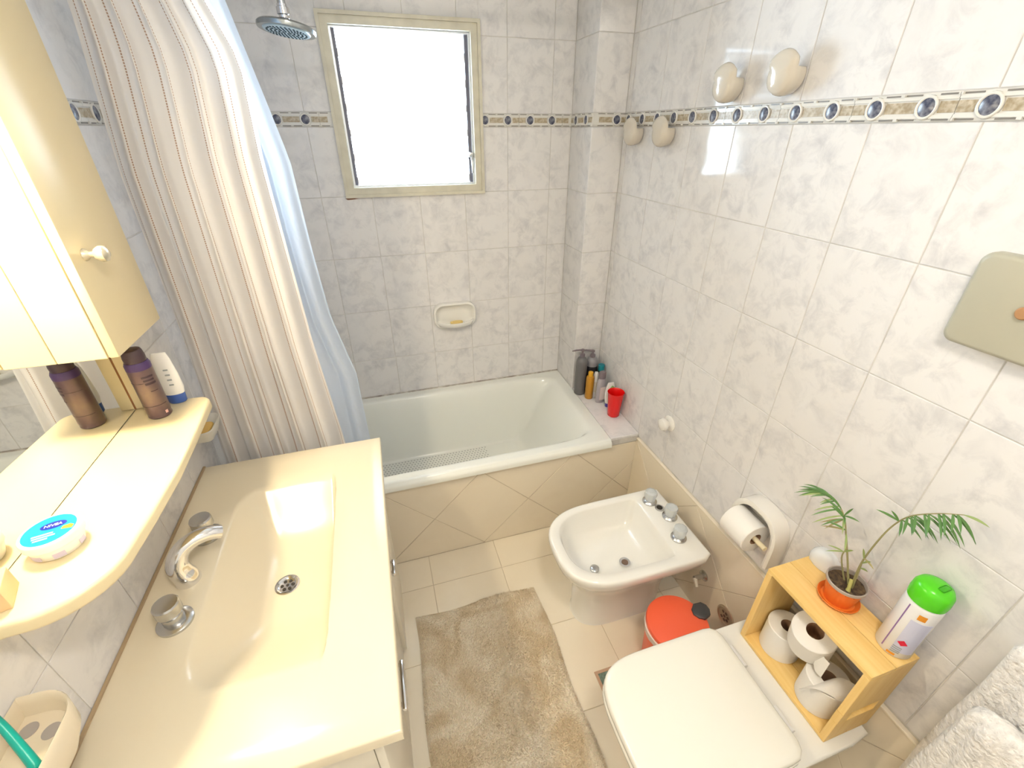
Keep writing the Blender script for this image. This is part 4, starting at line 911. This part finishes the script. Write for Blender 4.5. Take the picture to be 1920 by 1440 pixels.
# right frond reaching toward the camera
f3 = [b0+Vector((.002, -.006, 0)), (-.058, -1.668, .82), (-.056, -1.672, .90), (-.056, -1.682, .965), (-.058, -1.700, 1.012), (-.06, -1.735, 1.055), (-.062, -1.768, 1.085)]
sp3 = []
for k in range(10):
    t = .60+.04*k; sp3.append((t, (-.7, -.55, .05), .058-.003*abs(k-5), .0034, .35, 0)); sp3.append((t, (.15, -.75, .15-.05*k), .060-.003*abs(k-5), .0034, .55, 0))
sp3 += [(.58, (-.6, .7, .35), .05, .0034, .2, 0), (.58, (-.3, .4, .7), .035, .003, .2, 0), (1, (-.1, -.8, .45), .045, .0032, .3, 1)]
frond(f3, .0024, .0009, sp3, 3)
f4 = [b0+Vector((0, -.010, 0)), (-.058, -1.672, .80), (-.060, -1.668, .84)]
frond(f4, .002, .001, [(.6, (-.4, -.5, .8), .045, .003, .2, 1), (.8, (-.2, -.3, .9), .05, .003, .2, 1), (1, (-.3, .1, .9), .04, .003, .2, 1), (1, (-.3, -.7, .5), .045, .003, .3, 2)], 4)
MB().tube(catmull([(pc_[0]-.012, pc_[1]-.016, pz+.052), (pc_[0]-.004, pc_[1]-.010, pz+.066), (pc_[0]+.004, pc_[1]-.004, pz+.075)], 4), [.006, .0055, .004]+[.004]*0+[.0045]*6, 10).build('root_clump', mat('olive_base', (.40, .36, .10), .6), pp, smooth=True)

# ------------------------------------------------------------------ air freshener
ac = (-.044, -1.792, CZb+.0006)
af = thing('air_freshener_can', ac, 'white spray can with a bright green cap on the crate', 'spray can')
MB().lathe([(.030, 0), (.0325, .003), (.0325, .150), (.031, .156), (.029, .158)], ac, n=40).build('body', mat('white_can_paint', (.84, .83, .84), .22), af, smooth=True)
gcap = MB().lathe([(.0305, .1585), (.0325, .160), (.0335, .172), (.0325, .190), (.028, .200), (.018, .205), (.004, .206)], ac, n=40).build('cap', mat('lime_green_plastic', (.09, .62, .01), .25), af, smooth=True)
mb = MB().box((-.012, -.017, .2052), (.012, -.006, .2085), bev=.003); mb.xf(Matrix.Translation(ac)); mb.build('nozzle', mat('green_nozzle', (.05, .40, .01), .35), gcap, smooth=True)
LIL = mat('lilac_print_area', (.62, .63, .80), .3)
wrap_patch(ac, .0326, 195, 262, .020, .120, 12).build('lilac_panel', LIL, af); wrap_patch(ac, .0332, 205, 228, .128, .142).build('orange_print', mat('orange_print', (.80, .30, .02), .4), af)
wrap_patch(ac, .0326, 168, 172, .012, .150).build('purple_line', mat('purple_print', (.28, .16, .38), .4), af); wrap_patch(ac, .0332, 190, 215, .006, .012).build('orange_print', MATS['orange_print'], af)
mb = MB(); a = math.radians(214); u_ = Vector((-math.sin(a), math.cos(a), 0)); q0 = Vector(ac)+Vector((math.cos(a), math.sin(a), 0))*.0333+Vector((0, 0, .050)); mb.prism([q0+u_*.0085, q0+Vector((0, 0, .0085)), q0-u_*.0085, q0-Vector((0, 0, .0085))], Vector((math.cos(a), math.sin(a), 0))*.0005); mb.build('red_diamond', mat('red_print', (.75, .01, .05), .4), af)
for k in range(4): wrap_patch(ac, .0332, 196, 222, .016+.0055*k, .0185+.0055*k).build('print_line', MATS['grey_print'], af)

af.scale = (1.06, 1.06, 1.07)
# ------------------------------------------------------------------ floor drain and bath mat
fd = thing('floor_drain', (-.455, -1.42, 0), 'square greenish floor drain cover half hidden by the toilet lid', 'drain')
mb = MB(); frame = lambda a, b: mb.box(a, b)
for a, b in (((-.522, -1.492, .0003), (-.512, -1.348, .004)), ((-.388, -1.492, .0003), (-.378, -1.348, .004)), ((-.512, -1.492, .0003), (-.388, -1.482, .004)), ((-.512, -1.358, .0003), (-.388, -1.348, .004))): mb.box(a, b)
mb.build('frame', mat('terracotta_frame', (.55, .36, .24), .5), fd)
MB().box((-.5118, -1.4818, .0003), (-.3882, -1.3582, .0022)).build('cover', mat('green_glass_cover', (.10, .15, .12), .15, col2=(.30, .40, .34), vscale=60), fd)
# bath mat: gently wrinkled plush
MATC = bpy.data.materials.new('beige_plush'); MATC.use_nodes = True; nt = MATC.node_tree; b = nt.nodes['Principled BSDF']
tc = nt.nodes.new('ShaderNodeTexCoord'); n1 = nt.nodes.new('ShaderNodeTexNoise'); n1.inputs['Scale'].default_value = 6.5; n1.inputs['Detail'].default_value = 5; n1.inputs['Distortion'].default_value = 1.2
r1 = nt.nodes.new('ShaderNodeValToRGB'); r1.color_ramp.elements[0].position = .38; r1.color_ramp.elements[1].position = .62; r1.color_ramp.elements[0].color = (.74, .60, .41, 1); r1.color_ramp.elements[1].color = (.92, .82, .66, 1)
n2 = nt.nodes.new('ShaderNodeTexNoise'); n2.inputs['Scale'].default_value = 160; mx = nt.nodes.new('ShaderNodeMix'); mx.data_type = 'RGBA'; mx.blend_type = 'MULTIPLY'; mx.inputs['Factor'].default_value = .15
nt.links.new(tc.outputs['Object'], n1.inputs['Vector']); nt.links.new(tc.outputs['Object'], n2.inputs['Vector']); nt.links.new(n1.outputs['Fac'], r1.inputs['Fac']); nt.links.new(r1.outputs['Color'], mx.inputs['A']); nt.links.new(n2.outputs['Color'], mx.inputs['B']); nt.links.new(mx.outputs['Result'], b.inputs['Base Color']); b.inputs['Roughness'].default_value = 1; b.inputs['Specular IOR Level'].default_value = .1
MX0, MX1, MY0, MY1 = -1.128, -.612, -1.82, -.950
mo = ((MX0+MX1)/2, (MY0+MY1)/2, .001)
bm_ = thing('bath_mat', mo, 'beige plush bath mat with wrinkles on the cream floor', 'bath mat')
def mh(x, y):
    h = .012+.0025*math.sin(x*23+y*9)*math.sin(y*17-x*5)
    d = x-(-.835+.02*math.sin(y*9)); h += .010*math.exp(-(d/.014)**2)*sstep((y+1.45)/.2)
    d2 = (y+1.10)-.55*(x+.79); h += .009*math.exp(-(d2/.012)**2)*sstep((x+.85)/.05)*sstep((-.70-x)/.07)
    d3 = x+.80-.1*(y+1.3); h += .004*math.exp(-(d3/.03)**2)
    e = min(x-MX0, MX1-x, y-MY0, MY1-y); return .0015+h*sstep((e+.004)/.02)
def medge(x, y):  # slightly wavy outline
    t = (x-MX0)/(MX1-MX0); s = (y-MY0)/(MY1-MY0)
    return x+.006*math.sin(s*9)*(1-t)-.005*math.sin(s*13+1)*t, y+.006*math.sin(t*9+2)*s-.004*math.sin(t*15)*(1-s)
gx = np.linspace(MX0, MX1, 110); gy = np.linspace(MY0, MY1, 180); V, F = heightfield(list(gx), list(gy), mh)
V = [(*medge(x, y), z) for x, y, z in V]; mb = MB(); mb.add(V, F); mb.build('backing', MATC, bm_, smooth=True)
NBL = 90000; X = rng.uniform(MX0+.002, MX1-.002, NBL); Y = rng.uniform(MY0+.002, MY1-.002, NBL)
flow = np.sin(X*11+Y*4)+np.sin(Y*9-X*6); ang = flow*1.2+rng.normal(0, .7, NBL); Lh = rng.uniform(.006, .011, NBL); lean = rng.uniform(.3, .9, NBL)
Z = np.array([mh(a, b_) for a, b_ in zip(X, Y)]); T_ = (X-MX0)/(MX1-MX0); S_ = (Y-MY0)/(MY1-MY0)
X2 = X+.006*np.sin(S_*9)*(1-T_)-.005*np.sin(S_*13+1)*T_; Y2 = Y+.006*np.sin(T_*9+2)*S_-.004*np.sin(T_*15)*(1-S_)
pa = rng.uniform(0, 2*PI, NBL); wv = .0011
Pv = np.empty((NBL, 3, 3)); Pv[:, 0] = np.stack([X2+wv*np.cos(pa), Y2+wv*np.sin(pa), Z-.001], 1); Pv[:, 1] = np.stack([X2-wv*np.cos(pa), Y2-wv*np.sin(pa), Z-.001], 1)
Pv[:, 2] = np.stack([X2+Lh*lean*np.cos(ang), Y2+Lh*lean*np.sin(ang), Z+Lh*.55], 1)
me = bpy.data.meshes.new('pile'); me.from_pydata((Pv.reshape(-1, 3)-np.array(mo)).tolist(), [], np.arange(NBL*3).reshape(-1, 3).tolist()); me.materials.append(MATC)
o = link_mesh('pile', me, bm_, mo); o['kind'] = 'stuff'

# ------------------------------------------------------------------ towel on the right wall
tw = thing('towel', (-.08, -2.06, .25), 'thick white terry towel hanging on the right wall near the camera', 'towel')
TERRY = mat('white_terry', (.84, .80, .76), 1, bump=1.0, bscale=95, var=.22, vscale=95, spec=.1)
for n_ in TERRY.node_tree.nodes:
    if n_.type == 'BUMP': n_.inputs['Distance'].default_value = .008
def towel_layer(name, x_in, x_out, y0, y1, ztop, zbot, ph_, M=TERRY):
    # folded layer: rounded in plan, hanging; superellipse cross-sections
    n = 40; R = []
    for k in range(40):
        t = k/39; z = ztop+(zbot-ztop)*t; grow = 1-.10*math.exp(-t*9); cxx, cyy = (x_in+x_out)/2, (y0+y1)/2; hx, hy = abs(x_out-x_in)/2*grow, (y1-y0)/2
        ring = []
        for j in range(n):
            a = 2*PI*j/n; c_, s_ = math.cos(a), math.sin(a)
            rx = hx*math.copysign(abs(c_)**.6, c_); ry = hy*math.copysign(abs(s_)**.6, s_); wob = .004*math.sin(5*a+ph_+z*6)+.003*math.sin(9*a+z*17+ph_)
            ring.append((min(cxx+rx+wob*c_, -.004), cyy+ry+wob*s_, z+.006*math.sin(4*a+ph_)*t))
        R.append(ring)
    dome = [[(p[0]*1.0+(( x_in+x_out)/2-p[0])*q, p[1]+((y0+y1)/2-p[1])*q*.5, ztop+h) for p in R[0]] for q, h in ((.75, .030), (.45, .026), (.15, .014))]
    MB().rings(dome+R).build(name, M, tw, smooth=True, angle=80)
towel_layer('back_fold', -.022, -.105, -2.24, -1.930, .925, .22, .3)
towel_layer('front_fold', -.108, -.170, -2.12, -1.955, .80, .30, 1.4)
tbar = thing('towel_bar', (-.05, -2.08, .93), 'chrome bar carrying the white towel on the right wall', 'towel bar')
MB().tube([(-.062, -2.30, .935), (-.062, -1.985, .935)], .007, 12).build('bar', CHROME, tbar, smooth=True)
MB().tube([(-.0006, -2.29, .935), (-.062, -2.29, .935)], .009, 12).build('bracket', CHROME, tbar, smooth=True)
MB().tube([(-.0006, -2.00, .935), (-.062, -2.00, .935)], .009, 12).build('bracket', CHROME, tbar, smooth=True)
